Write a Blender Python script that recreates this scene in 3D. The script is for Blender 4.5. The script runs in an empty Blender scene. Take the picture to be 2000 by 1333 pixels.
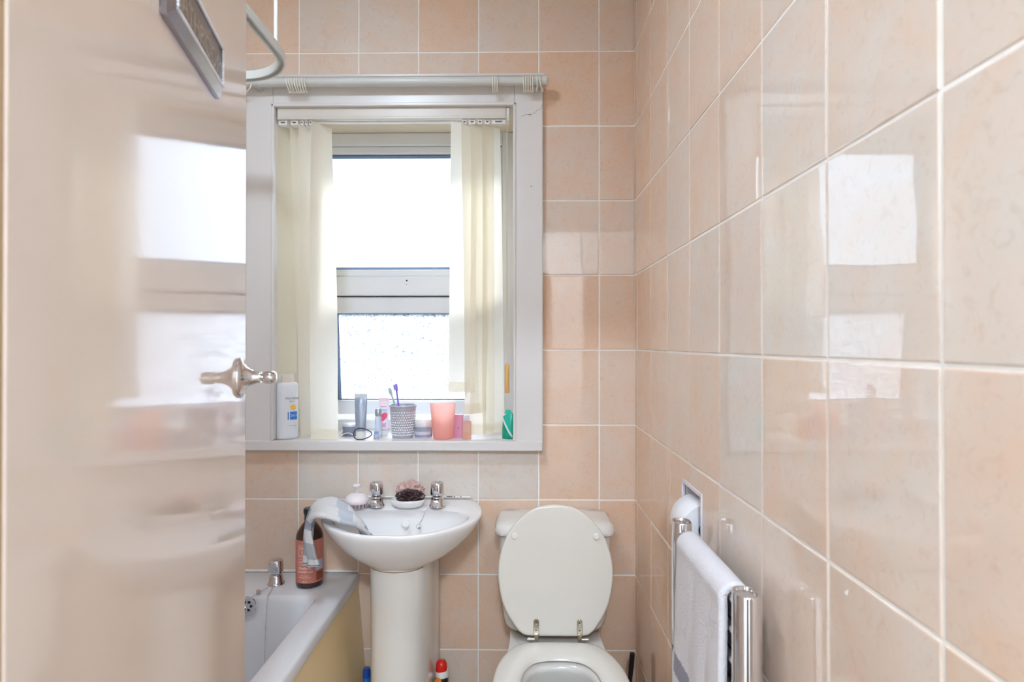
import bpy, bmesh, math, random
from mathutils import Vector, Matrix, noise

random.seed(7)
C = bpy.context.scene.collection
scene = bpy.context.scene
PI = math.pi
R = math.radians

# ------------------------------------------------------------------ camera, sky, lamps, exposure
cam_data = bpy.data.cameras.new('camera')
cam = bpy.data.objects.new('camera', cam_data)
C.objects.link(cam)
cam.location = (0, 0, 1.31)
cam.rotation_euler = (R(90 + 0.32), 0, R(0.79))
cam_data.sensor_width = 36.0
cam_data.lens = 1160.6 / 2000 * 36.0
cam_data.clip_start = 0.02
cam_data.dof.use_dof = True
cam_data.dof.focus_distance = 1.9
cam_data.dof.aperture_fstop = 5.6
scene.camera = cam

world = bpy.data.worlds.new('overcast_sky')
scene.world = world
world.use_nodes = True
wt = world.node_tree
wt.nodes.clear()
w_out = wt.nodes.new('ShaderNodeOutputWorld')
w_bg = wt.nodes.new('ShaderNodeBackground')
w_co = wt.nodes.new('ShaderNodeTexCoord')
w_sep = wt.nodes.new('ShaderNodeSeparateXYZ')
w_ramp = wt.nodes.new('ShaderNodeValToRGB')
w_map = wt.nodes.new('ShaderNodeMath')
w_map.operation = 'MULTIPLY_ADD'
w_map.inputs[1].default_value = 0.5
w_map.inputs[2].default_value = 0.5
wt.links.new(w_co.outputs['Generated'], w_sep.inputs[0])
wt.links.new(w_sep.outputs['Z'], w_map.inputs[0])
wt.links.new(w_map.outputs[0], w_ramp.inputs[0])
w_ramp.color_ramp.elements[0].position = 0.36
w_ramp.color_ramp.elements[0].color = (0.05, 0.054, 0.055, 1)
w_ramp.color_ramp.elements[1].position = 0.95
w_ramp.color_ramp.elements[1].color = (0.92, 0.96, 1.0, 1)
w_e = w_ramp.color_ramp.elements.new(0.525); w_e.color = (0.066, 0.078, 0.088, 1)
w_e = w_ramp.color_ramp.elements.new(0.56); w_e.color = (0.095, 0.122, 0.150, 1)
w_e = w_ramp.color_ramp.elements.new(0.68); w_e.color = (0.125, 0.152, 0.185, 1)
wt.links.new(w_ramp.outputs[0], w_bg.inputs[0])
w_bg.inputs[1].default_value = 12.0
wt.links.new(w_bg.outputs[0], w_out.inputs[0])

sun_data = bpy.data.lights.new('sun', 'SUN')
sun_data.energy = 11.0
sun_data.angle = R(22)
sun_data.color = (1.0, 0.98, 0.95)
sun = bpy.data.objects.new('sun', sun_data)
C.objects.link(sun)
sun.location = (-1.0, 5.0, 6.0)
sun.rotation_euler = (R(-51), 0, R(14))      # shines in through the window, down and towards the door

vs = scene.view_settings
vs.view_transform = 'Standard'
vs.look = 'None'
vs.exposure = 0.52
vs.gamma = 1.0
vs.use_curve_mapping = False
scene.cycles.use_denoising = True
scene.cycles.max_bounces = 14
scene.cycles.diffuse_bounces = 6
scene.cycles.transparent_max_bounces = 16
scene.cycles.sample_clamp_indirect = 8.0

BATH_FILL = 96.0      # radiance of the added fill lamp in the bathroom
HALL_FILL = 182.0      # radiance of the added fill lamp in the hall

# ------------------------------------------------------------------ materials
def lin(c):
    out = []
    for v in c:
        v = v / 255.0
        out.append(v / 12.92 if v <= 0.04045 else ((v + 0.055) / 1.055) ** 2.4)
    return out + [1.0]

def new_mat(name):
    m = bpy.data.materials.new(name)
    m.use_nodes = True
    nt = m.node_tree
    return m, nt, nt.nodes['Principled BSDF']

def mat(name, col, rough=0.5, metal=0.0, var=0.06, scale=18.0, bump=0.0, bscale=60.0, spec=0.5, trans=0.0, sub=0.0, coat=0.0, ior=1.5):
    """Principled surface whose colour wanders a little with a noise texture."""
    m, nt, b = new_mat(name)
    c = lin(col)
    co = nt.nodes.new('ShaderNodeTexCoord')
    nz = nt.nodes.new('ShaderNodeTexNoise')
    nz.inputs['Scale'].default_value = scale
    nz.inputs['Detail'].default_value = 4
    nt.links.new(co.outputs['Object'], nz.inputs['Vector'])
    mx = nt.nodes.new('ShaderNodeMix')
    mx.data_type = 'RGBA'
    nt.links.new(nz.outputs['Fac'], mx.inputs['Factor'])
    mx.inputs['A'].default_value = [v * (1 - var) for v in c[:3]] + [1]
    mx.inputs['B'].default_value = [min(1, v * (1 + var)) for v in c[:3]] + [1]
    nt.links.new(mx.outputs['Result'], b.inputs['Base Color'])
    b.inputs['Roughness'].default_value = rough
    b.inputs['Metallic'].default_value = metal
    b.inputs['IOR'].default_value = ior
    b.inputs['Specular IOR Level'].default_value = spec
    if trans:
        b.inputs['Transmission Weight'].default_value = trans
    if coat:
        b.inputs['Coat Weight'].default_value = coat
        b.inputs['Coat Roughness'].default_value = 0.08
    if sub:
        b.inputs['Subsurface Weight'].default_value = sub
        b.inputs['Subsurface Radius'].default_value = (0.01, 0.008, 0.006)
        b.inputs['Subsurface Scale'].default_value = 1.0
    if bump:
        n2 = nt.nodes.new('ShaderNodeTexNoise')
        n2.inputs['Scale'].default_value = bscale
        n2.inputs['Detail'].default_value = 3
        nt.links.new(co.outputs['Object'], n2.inputs['Vector'])
        bp = nt.nodes.new('ShaderNodeBump')
        bp.inputs['Strength'].default_value = bump
        bp.inputs['Distance'].default_value = 0.002
        nt.links.new(n2.outputs['Fac'], bp.inputs['Height'])
        nt.links.new(bp.outputs[0], b.inputs['Normal'])
    return m

def tile_mat(name):
    """Glazed marbled wall tile: tone of each tile comes from the 'tile' face attribute."""
    m, nt, b = new_mat(name)
    at = nt.nodes.new('ShaderNodeAttribute'); at.attribute_name = 'tile'
    sep = nt.nodes.new('ShaderNodeSeparateColor')
    nt.links.new(at.outputs['Color'], sep.inputs[0])
    co = nt.nodes.new('ShaderNodeTexCoord')
    off = nt.nodes.new('ShaderNodeVectorMath'); off.operation = 'SCALE'
    off.inputs['Scale'].default_value = 40.0
    nt.links.new(at.outputs['Color'], off.inputs[0])
    add = nt.nodes.new('ShaderNodeVectorMath'); add.operation = 'ADD'
    nt.links.new(co.outputs['Object'], add.inputs[0])
    nt.links.new(off.outputs[0], add.inputs[1])
    n1 = nt.nodes.new('ShaderNodeTexNoise')
    n1.inputs['Scale'].default_value = 9.0; n1.inputs['Detail'].default_value = 6; n1.inputs['Roughness'].default_value = 0.62
    n1.inputs['Distortion'].default_value = 0.8
    nt.links.new(add.outputs[0], n1.inputs['Vector'])
    ma = nt.nodes.new('ShaderNodeMath'); ma.operation = 'MULTIPLY_ADD'
    ma.inputs[1].default_value = 1.3; ma.inputs[2].default_value = -0.65
    nt.links.new(n1.outputs['Fac'], ma.inputs[0])
    tone = nt.nodes.new('ShaderNodeMath'); tone.operation = 'ADD'; tone.use_clamp = True
    nt.links.new(ma.outputs[0], tone.inputs[0])
    nt.links.new(sep.outputs[0], tone.inputs[1])
    ramp = nt.nodes.new('ShaderNodeValToRGB')
    ramp.color_ramp.elements[0].color = lin((219, 211, 202))
    ramp.color_ramp.elements[1].color = lin((226, 191, 163))
    nt.links.new(tone.outputs[0], ramp.inputs[0])
    # fine darker specks of the marbling
    n2 = nt.nodes.new('ShaderNodeTexNoise')
    n2.inputs['Scale'].default_value = 60.0; n2.inputs['Detail'].default_value = 5; n2.inputs['Distortion'].default_value = 1.5
    nt.links.new(add.outputs[0], n2.inputs['Vector'])
    r2 = nt.nodes.new('ShaderNodeValToRGB')
    r2.color_ramp.elements[0].position = 0.28; r2.color_ramp.elements[0].color = (0.93, 0.90, 0.88, 1)
    r2.color_ramp.elements[1].position = 0.46; r2.color_ramp.elements[1].color = (1, 1, 1, 1)
    nt.links.new(n2.outputs['Fac'], r2.inputs[0])
    mul = nt.nodes.new('ShaderNodeMix'); mul.data_type = 'RGBA'; mul.blend_type = 'MULTIPLY'
    mul.inputs['Factor'].default_value = 1.0
    nt.links.new(ramp.outputs[0], mul.inputs['A']); nt.links.new(r2.outputs[0], mul.inputs['B'])
    nt.links.new(mul.outputs['Result'], b.inputs['Base Color'])
    b.inputs['Roughness'].default_value = 0.03
    b.inputs['IOR'].default_value = 1.66
    # slightly wavy glaze
    n3 = nt.nodes.new('ShaderNodeTexNoise'); n3.inputs['Scale'].default_value = 14.0; n3.inputs['Detail'].default_value = 1
    nt.links.new(co.outputs['Object'], n3.inputs['Vector'])
    bp = nt.nodes.new('ShaderNodeBump'); bp.inputs['Strength'].default_value = 0.10; bp.inputs['Distance'].default_value = 0.002
    nt.links.new(n3.outputs['Fac'], bp.inputs['Height'])
    nt.links.new(bp.outputs[0], b.inputs['Normal'])
    return m

def cloth_mat(name, col, transl=0.55, var=0.05, scale=300):
    """Thin woven fabric: some light is reflected, some passes through."""
    m, nt, b = new_mat(name)
    nt.nodes.remove(b)
    out = nt.nodes['Material Output']
    co = nt.nodes.new('ShaderNodeTexCoord')
    nz = nt.nodes.new('ShaderNodeTexNoise'); nz.inputs['Scale'].default_value = scale
    nt.links.new(co.outputs['Object'], nz.inputs['Vector'])
    mx = nt.nodes.new('ShaderNodeMix'); mx.data_type = 'RGBA'
    c = lin(col)
    mx.inputs['A'].default_value = [v * (1 - var) for v in c[:3]] + [1]
    mx.inputs['B'].default_value = [min(1, v * (1 + var)) for v in c[:3]] + [1]
    nt.links.new(nz.outputs['Fac'], mx.inputs['Factor'])
    d = nt.nodes.new('ShaderNodeBsdfDiffuse'); t = nt.nodes.new('ShaderNodeBsdfTranslucent')
    nt.links.new(mx.outputs['Result'], d.inputs[0]); nt.links.new(mx.outputs['Result'], t.inputs[0])
    ms = nt.nodes.new('ShaderNodeMixShader'); ms.inputs[0].default_value = transl
    nt.links.new(d.outputs[0], ms.inputs[1]); nt.links.new(t.outputs[0], ms.inputs[2])
    nt.links.new(ms.outputs[0], out.inputs[0])
    return m

def pane_mat(name, clear, scale, lo, hi, ridge, tint=(236, 244, 252)):
    """Obscure (patterned) window glass: part of the light goes straight through, part is scattered, the ridges of the relief turn most of it away."""
    m, nt, b = new_mat(name)
    nt.nodes.remove(b)
    out = nt.nodes['Material Output']
    co = nt.nodes.new('ShaderNodeTexCoord')
    nz = nt.nodes.new('ShaderNodeTexNoise')
    nz.inputs['Scale'].default_value = scale; nz.inputs['Detail'].default_value = 2.0; nz.inputs['Distortion'].default_value = 2.2
    nt.links.new(co.outputs['Object'], nz.inputs['Vector'])
    rm = nt.nodes.new('ShaderNodeMapRange')
    rm.inputs['From Min'].default_value = lo; rm.inputs['From Max'].default_value = hi
    rm.inputs['To Min'].default_value = 0.0; rm.inputs['To Max'].default_value = ridge
    nt.links.new(nz.outputs['Fac'], rm.inputs[0])
    tl = nt.nodes.new('ShaderNodeBsdfTranslucent'); tl.inputs[0].default_value = lin(tint)
    tp = nt.nodes.new('ShaderNodeBsdfTransparent'); tp.inputs[0].default_value = (0.93, 0.96, 0.99, 1)
    ms = nt.nodes.new('ShaderNodeMixShader'); ms.inputs[0].default_value = clear
    nt.links.new(tl.outputs[0], ms.inputs[1]); nt.links.new(tp.outputs[0], ms.inputs[2])
    rd = nt.nodes.new('ShaderNodeBsdfTranslucent'); rd.inputs[0].default_value = lin((94, 104, 122))
    m1 = nt.nodes.new('ShaderNodeMixShader')
    nt.links.new(rm.outputs[0], m1.inputs[0]); nt.links.new(ms.outputs[0], m1.inputs[1]); nt.links.new(rd.outputs[0], m1.inputs[2])
    gl = nt.nodes.new('ShaderNodeBsdfGlossy'); gl.inputs['Roughness'].default_value = 0.15
    bp = nt.nodes.new('ShaderNodeBump'); bp.inputs['Strength'].default_value = 0.4; bp.inputs['Distance'].default_value = 0.002
    nt.links.new(nz.outputs['Fac'], bp.inputs['Height']); nt.links.new(bp.outputs[0], gl.inputs['Normal'])
    fr = nt.nodes.new('ShaderNodeFresnel'); fr.inputs[0].default_value = 1.5
    m2 = nt.nodes.new('ShaderNodeMixShader')
    nt.links.new(fr.outputs[0], m2.inputs[0]); nt.links.new(m1.outputs[0], m2.inputs[1]); nt.links.new(gl.outputs[0], m2.inputs[2])
    nt.links.new(m2.outputs[0], out.inputs[0])
    return m

def thin_plastic(name, col, clear=0.2, transl=0.5, rough=0.25):
    """Thin tinted plastic that glows when the light is behind it."""
    m, nt, b = new_mat(name)
    out = nt.nodes['Material Output']
    c = lin(col)
    co = nt.nodes.new('ShaderNodeTexCoord')
    nz = nt.nodes.new('ShaderNodeTexNoise'); nz.inputs['Scale'].default_value = 12
    nt.links.new(co.outputs['Object'], nz.inputs['Vector'])
    mx = nt.nodes.new('ShaderNodeMix'); mx.data_type = 'RGBA'
    mx.inputs['A'].default_value = [v * 0.95 for v in c[:3]] + [1]; mx.inputs['B'].default_value = [min(1, v * 1.05) for v in c[:3]] + [1]
    nt.links.new(nz.outputs['Fac'], mx.inputs['Factor'])
    nt.links.new(mx.outputs['Result'], b.inputs['Base Color'])
    b.inputs['Roughness'].default_value = rough
    tl = nt.nodes.new('ShaderNodeBsdfTranslucent'); nt.links.new(mx.outputs['Result'], tl.inputs[0])
    tp = nt.nodes.new('ShaderNodeBsdfTransparent'); nt.links.new(mx.outputs['Result'], tp.inputs[0])
    a = nt.nodes.new('ShaderNodeMixShader'); a.inputs[0].default_value = transl
    nt.links.new(b.outputs[0], a.inputs[1]); nt.links.new(tl.outputs[0], a.inputs[2])
    d = nt.nodes.new('ShaderNodeMixShader'); d.inputs[0].default_value = clear
    nt.links.new(a.outputs[0], d.inputs[1]); nt.links.new(tp.outputs[0], d.inputs[2])
    nt.links.new(d.outputs[0], out.inputs[0])
    return m

def fill_mat(name, col, strength):
    m, nt, b = new_mat(name)
    b.inputs['Base Color'].default_value = lin(col)
    b.inputs['Emission Color'].default_value = lin(col)
    b.inputs['Emission Strength'].default_value = strength
    return m

def terry_mat(name, base, stripes, axis='Z', bump=0.9, bscale=420):
    """Terry cloth with woven stripes: stripes = [(from, to, colour)] along one axis of the object."""
    m, nt, b = new_mat(name)
    co = nt.nodes.new('ShaderNodeTexCoord')
    uv = nt.nodes.new('ShaderNodeUVMap'); uv.uv_map = 'weave'
    sep = nt.nodes.new('ShaderNodeSeparateXYZ')
    nt.links.new(uv.outputs[0], sep.inputs[0])
    nz = nt.nodes.new('ShaderNodeTexNoise'); nz.inputs['Scale'].default_value = bscale; nz.inputs['Detail'].default_value = 3
    nt.links.new(co.outputs['Object'], nz.inputs['Vector'])
    wob = nt.nodes.new('ShaderNodeMath'); wob.operation = 'MULTIPLY_ADD'
    wob.inputs[1].default_value = 0.012; wob.inputs[2].default_value = -0.006
    nt.links.new(nz.outputs['Fac'], wob.inputs[0])
    def coord(ax):
        a = nt.nodes.new('ShaderNodeMath'); a.operation = 'ADD'
        nt.links.new(sep.outputs[ax], a.inputs[0]); nt.links.new(wob.outputs[0], a.inputs[1])
        return a.outputs[0]
    cu, cv = coord('X'), coord('Y')
    def band(sock, lo, hi):
        g = nt.nodes.new('ShaderNodeMath'); g.operation = 'GREATER_THAN'; g.inputs[1].default_value = lo
        l = nt.nodes.new('ShaderNodeMath'); l.operation = 'LESS_THAN'; l.inputs[1].default_value = hi
        nt.links.new(sock, g.inputs[0]); nt.links.new(sock, l.inputs[0])
        p = nt.nodes.new('ShaderNodeMath'); p.operation = 'MULTIPLY'
        nt.links.new(g.outputs[0], p.inputs[0]); nt.links.new(l.outputs[0], p.inputs[1])
        return p.outputs[0]
    prev = None
    base_mix = nt.nodes.new('ShaderNodeMix'); base_mix.data_type = 'RGBA'
    c = lin(base)
    base_mix.inputs['A'].default_value = [v * 0.88 for v in c[:3]] + [1]; base_mix.inputs['B'].default_value = c
    nt.links.new(nz.outputs['Fac'], base_mix.inputs['Factor'])
    prev = base_mix.outputs['Result']
    for (u0, u1, v0, v1, colr) in stripes:
        p = nt.nodes.new('ShaderNodeMath'); p.operation = 'MULTIPLY'
        nt.links.new(band(cu, u0, u1), p.inputs[0]); nt.links.new(band(cv, v0, v1), p.inputs[1])
        mx = nt.nodes.new('ShaderNodeMix'); mx.data_type = 'RGBA'
        nt.links.new(p.outputs[0], mx.inputs['Factor'])
        nt.links.new(prev, mx.inputs['A']); mx.inputs['B'].default_value = lin(colr)
        prev = mx.outputs['Result']
    nt.links.new(prev, b.inputs['Base Color'])
    b.inputs['Roughness'].default_value = 0.95
    b.inputs['Specular IOR Level'].default_value = 0.1
    bp = nt.nodes.new('ShaderNodeBump'); bp.inputs['Strength'].default_value = bump; bp.inputs['Distance'].default_value = 0.003
    nt.links.new(nz.outputs['Fac'], bp.inputs['Height']); nt.links.new(bp.outputs[0], b.inputs['Normal'])
    return m

M = {}
M['tile'] = tile_mat('marbled_wall_tile')
M['grout'] = mat('cream_grout', (243, 239, 234), 0.85, var=0.05, scale=60)
M['plaster'] = mat('warm_white_paint', (232, 228, 223), 0.7, var=0.02)
M['wood_paint'] = mat('cream_gloss_woodwork', (222, 219, 217), 0.32, var=0.025, scale=9, bump=0.05, bscale=25)
M['reveal'] = mat('cream_reveal_paint', (230, 218, 196), 0.45, var=0.03)
M['door'] = mat('cream_gloss_door_paint', (225, 210, 199), 0.075, var=0.02, scale=5, bump=0.05, bscale=16, ior=1.52)
M['raw_wood'] = mat('bare_door_edge', (120, 92, 60), 0.7, var=0.15, scale=30)
M['upvc'] = mat('white_upvc', (238, 242, 247), 0.25, var=0.02)
M['gasket'] = mat('blue_grey_glazing_seal', (92, 104, 122), 0.5, var=0.12, scale=120)
M['spacer'] = mat('blue_glazing_spacer', (140, 166, 205), 0.4, var=0.18, scale=160)
M['pane_up'] = pane_mat('obscure_glass_upper', 0.80, 70, 0.62, 0.75, 0.3)
M['pane_low'] = pane_mat('obscure_glass_lower', 0.50, 115, 0.505, 0.60, 0.85, (226, 234, 244))
M['ceramic'] = mat('white_glazed_ceramic', (235, 233, 232), 0.08, var=0.015, scale=8)
M['ceramic_warm'] = mat('ivory_glazed_ceramic', (222, 218, 212), 0.10, var=0.02, scale=6)
M['seat'] = mat('white_seat_lacquer', (226, 222, 213), 0.22, var=0.015, scale=6)
M['acrylic'] = mat('white_bath_acrylic', (219, 219, 222), 0.14, var=0.03, scale=6)
M['panel'] = mat('cream_bath_panel', (238, 213, 165), 0.28, var=0.05, scale=4)
M['chrome'] = mat('chrome', (222, 222, 226), 0.06, 1.0, var=0.03)
M['worn_chrome'] = mat('worn_brassy_chrome', (204, 194, 176), 0.22, 1.0, var=0.25, scale=90)
M['white_plastic'] = mat('white_plastic', (232, 230, 226), 0.3, var=0.02)
M['track'] = mat('white_enamelled_rail', (206, 208, 204), 0.3, var=0.03)
M['ring'] = mat('cream_ring_plastic', (240, 236, 224), 0.3, var=0.04)
M['slat'] = cloth_mat('cream_blind_fabric', (246, 242, 231), 0.6)
M['cord'] = mat('pale_cord', (214, 200, 170), 0.8)
M['tassel'] = mat('honey_tassel', (214, 170, 104), 0.35, var=0.12, scale=50)
M['black'] = mat('black_plastic', (26, 25, 27), 0.3)
M['dark'] = mat('dark_void', (22, 20, 20), 0.7)
M['floor'] = mat('beige_vinyl', (150, 128, 104), 0.4, var=0.15, scale=12)
M['fill_body'] = mat('white_fill_lamp_metal', (238, 238, 236), 0.4)
M['bath_fill'] = fill_mat('bath_fill_diffuser', (221, 238, 255), BATH_FILL)
M['hall_fill'] = fill_mat('hall_fill_diffuser', (221, 238, 255), HALL_FILL)
M['water'] = mat('toilet_water', (176, 186, 190), 0.03, var=0.02)
M['paper'] = mat('toilet_paper', (236, 235, 238), 0.95, var=0.03, scale=80, bump=0.2, bscale=120)
M['card'] = mat('cardboard_core', (92, 74, 62), 0.9)
M['mould'] = mat('black_mould', (52, 42, 36), 0.9)
M['lilac_ceramic'] = mat('white_niche_glaze', (226, 222, 232), 0.15)

# ------------------------------------------------------------------ mesh helpers
class MB:
    def __init__(s):
        s.v, s.f, s.mi, s.uv = [], [], [], {}
    def add(s, verts, faces, mi=0, X=None):
        o = len(s.v)
        for p in verts:
            p = Vector(p)
            s.v.append(X @ p if X is not None else p)
        for f in faces:
            s.f.append([o + i for i in f]); s.mi.append(mi)
        return o
    def box(s, a, b, mi=0, X=None):
        x0, y0, z0 = a; x1, y1, z1 = b
        if x0 > x1: x0, x1 = x1, x0
        if y0 > y1: y0, y1 = y1, y0
        if z0 > z1: z0, z1 = z1, z0
        vs_ = [(x0,y0,z0),(x1,y0,z0),(x1,y1,z0),(x0,y1,z0),(x0,y0,z1),(x1,y0,z1),(x1,y1,z1),(x0,y1,z1)]
        s.add(vs_, [(0,3,2,1),(4,5,6,7),(0,1,5,4),(1,2,6,5),(2,3,7,6),(3,0,4,7)], mi, X)
    def loft(s, rings, cap0=True, cap1=True, mi=0, closed=True, X=None, loop=False):
        n = len(rings[0]); vs_ = [p for r in rings for p in r]; fs = []
        m = len(rings)
        for i in range(m if loop else m - 1):
            j = (i + 1) % m
            for k in range(n if closed else n - 1):
                l = (k + 1) % n
                fs.append((i*n+k, i*n+l, j*n+l, j*n+k))
        if cap0 and not loop: fs.append(tuple(range(n-1, -1, -1)))
        if cap1 and not loop: fs.append(tuple((m-1)*n + k for k in range(n)))
        return s.add(vs_, fs, mi, X)
    def lathe(s, prof, n=32, mi=0, X=None, sx=1.0, sy=1.0):
        """prof: [(radius, height)] about local z; zero radii close the ends."""
        vs_, fs, rows = [], [], []
        for r, h in prof:
            if r < 1e-7:
                rows.append([len(vs_)]); vs_.append((0, 0, h))
            else:
                rows.append(list(range(len(vs_), len(vs_) + n)))
                for k in range(n):
                    a = 2*PI*k/n
                    vs_.append((r*sx*math.cos(a), r*sy*math.sin(a), h))
        for a, b in zip(rows, rows[1:]):
            for k in range(n):
                l = (k+1) % n
                if len(a) == 1 and len(b) == 1: continue
                if len(a) == 1: fs.append((a[0], b[l], b[k]))
                elif len(b) == 1: fs.append((a[k], a[l], b[0]))
                else: fs.append((a[k], a[l], b[l], b[k]))
        if len(rows[0]) > 1: fs.append(tuple(reversed(rows[0])))
        if len(rows[-1]) > 1: fs.append(tuple(rows[-1]))
        s.add(vs_, fs, mi, X)
    def tube(s, pts, r, n=10, closed=False, mi=0, X=None):
        pts = [Vector(p) for p in pts]; m = len(pts); rings = []
        up = None
        for i, p in enumerate(pts):
            a = pts[i-1] if (i > 0 or closed) else p
            b = pts[(i+1) % m] if (i < m-1 or closed) else p
            t = (b - a).normalized()
            if up is None:
                up = Vector((0,0,1)) if abs(t.z) < 0.9 else Vector((1,0,0))
            sd = t.cross(up)
            if sd.length < 1e-6: sd = t.orthogonal()
            sd.normalize(); up = sd.cross(t).normalized()
            rr = r[i] if isinstance(r, (list, tuple)) else r
            rings.append([p + sd*math.cos(2*PI*k/n)*rr + up*math.sin(2*PI*k/n)*rr for k in range(n)])
        s.loft(rings, mi=mi, X=X, loop=closed)
    def grid(s, rows, mi=0, X=None):
        n = len(rows[0]); vs_ = [p for r in rows for p in r]
        fs = [(i*n+k, i*n+k+1, (i+1)*n+k+1, (i+1)*n+k) for i in range(len(rows)-1) for k in range(n-1)]
        return s.add(vs_, fs, mi, X)
    def build(s, name, mats, parent=None, loc=None, rot=None, bevel=0.0, seg=2, smooth=35, solid=0.0, sub=0, attr=None, fix=True):
        me = bpy.data.meshes.new(name)
        me.from_pydata([tuple(p) for p in s.v], [], s.f)
        if not isinstance(mats, (list, tuple)): mats = [mats]
        for m_ in mats: me.materials.append(m_)
        me.polygons.foreach_set('material_index', s.mi)
        if fix:
            bm = bmesh.new(); bm.from_mesh(me); bmesh.ops.recalc_face_normals(bm, faces=bm.faces); bm.to_mesh(me); bm.free()
        if smooth:
            me.polygons.foreach_set('use_smooth', [True]*len(me.polygons))
            me.set_sharp_from_angle(angle=R(smooth))
        me.update()
        o = bpy.data.objects.new(name, me); C.objects.link(o)
        if parent: o.parent = parent
        if loc: o.location = loc
        if rot: o.rotation_euler = rot
        if solid:
            md = o.modifiers.new('thickness', 'SOLIDIFY'); md.thickness = solid; md.offset = 0
        if bevel:
            md = o.modifiers.new('bevel', 'BEVEL'); md.width = bevel; md.segments = seg; md.limit_method = 'ANGLE'; md.angle_limit = R(40)
        if sub:
            md = o.modifiers.new('subdivision', 'SUBSURF'); md.levels = sub; md.render_levels = sub
        return o

def thing(name, label, cat, loc=(0,0,0), rot=(0,0,0), group=None, kind=None):
    o = bpy.data.objects.new(name, None); C.objects.link(o)
    o.empty_display_size = 0.05
    o.location = loc; o.rotation_euler = rot
    return tag(o, label, cat, group, kind)

def tag(o, label=None, cat=None, group=None, kind=None):
    if label: o['label'] = label
    if cat: o['category'] = cat
    if group: o['group'] = group
    if kind: o['kind'] = kind
    return o

def struct(o, label, cat):
    return tag(o, label, cat, None, 'structure')

def spline(ctrl, per=8, closed=False):
    """Catmull-Rom through the control points."""
    P = [Vector(p) for p in ctrl]; n = len(P); out = []
    segs = n if closed else n - 1
    for i in range(segs):
        if closed:
            a, b, c, d = P[(i-1) % n], P[i], P[(i+1) % n], P[(i+2) % n]
        else:
            a, b, c, d = P[max(i-1,0)], P[i], P[i+1], P[min(i+2,n-1)]
        for k in range(per):
            t = k/per
            out.append(0.5*((2*b) + (c-a)*t + (2*a-5*b+4*c-d)*t*t + (3*b-a-3*c+d)*t**3))
    if not closed: out.append(P[-1].copy())
    return out

def mirror_outline(half):
    """half outline from the middle front round to the middle back (x >= 0) -> closed outline."""
    return half + [(-x, y) for x, y in reversed(half) if abs(x) > 1e-6]

def radial(poly, cx, cy, n):
    """n points where rays from (cx, cy) cross the closed outline."""
    pts = []
    m = len(poly)
    for k in range(n):
        a = 2*PI*k/n; dx, dy = math.cos(a), math.sin(a); best = None
        for i in range(m):
            x0, y0 = poly[i][0]-cx, poly[i][1]-cy; x1, y1 = poly[(i+1) % m][0]-cx, poly[(i+1) % m][1]-cy
            ex, ey = x1-x0, y1-y0; den = dx*ey - dy*ex
            if abs(den) < 1e-12: continue
            t = (x0*ey - y0*ex)/den; u = (x0*dy - y0*dx)/den
            if t > 0 and -1e-6 <= u <= 1+1e-6 and (best is None or t > best): best = t
        pts.append((cx + dx*best, cy + dy*best))
    return pts

def smooth_outline(pts, per=6):
    return [(p.x, p.y) for p in spline([(x, y, 0) for x, y in pts], per, True)]

def rrect(x0, x1, y0, y1, r, n=6):
    out = []
    for cx, cy, a0 in ((x1-r, y1-r, 0), (x0+r, y1-r, 90), (x0+r, y0+r, 180), (x1-r, y0+r, 270)):
        for k in range(n+1):
            a = R(a0 + 90*k/n); out.append((cx + r*math.cos(a), cy + r*math.sin(a)))
    return out

def text(name, s, size, m, parent, X, extrude=0.0004, bend=None, align='CENTER', sx=1.0):
    """Lettering as a mesh; bend = radius wraps it round a local z cylinder (text x runs round it, facing -y)."""
    cu = bpy.data.curves.new(name, 'FONT'); cu.body = s; cu.size = size; cu.extrude = extrude
    cu.align_x = align; cu.align_y = 'CENTER'; cu.resolution_u = 3
    tmp = bpy.data.objects.new(name, cu); C.objects.link(tmp)
    dg = bpy.context.evaluated_depsgraph_get(); dg.update()
    me = bpy.data.meshes.new_from_object(tmp.evaluated_get(dg))
    C.objects.unlink(tmp); bpy.data.objects.remove(tmp)
    for v in me.vertices:
        x, y, z = v.co; x *= sx
        if bend:
            rr = bend + z; a = x/bend
            p = Vector((rr*math.sin(a), -rr*math.cos(a), y))
        else:
            p = Vector((x, y, z))
        v.co = X @ p
    me.name = name
    me.materials.clear(); me.materials.append(m)
    o = bpy.data.objects.new(name, me); C.objects.link(o)
    if parent: o.parent = parent
    return o

T = Matrix.Translation
def RX(a): return Matrix.Rotation(R(a), 4, 'X')
def RY(a): return Matrix.Rotation(R(a), 4, 'Y')
def RZ(a): return Matrix.Rotation(R(a), 4, 'Z')
FACE = RX(90)     # turns flat lettering (x right, y up) upright, facing -y

# ------------------------------------------------------------------ the room shell
XL, XR, YB, YF, ZC = -1.26, 0.383, 1.984, 0.33, 2.60
OP_X0, OP_X1, OP_Z0, OP_Z1 = -0.834, -0.0066, 0.970, 2.117      # hole of the window in the back wall

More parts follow.
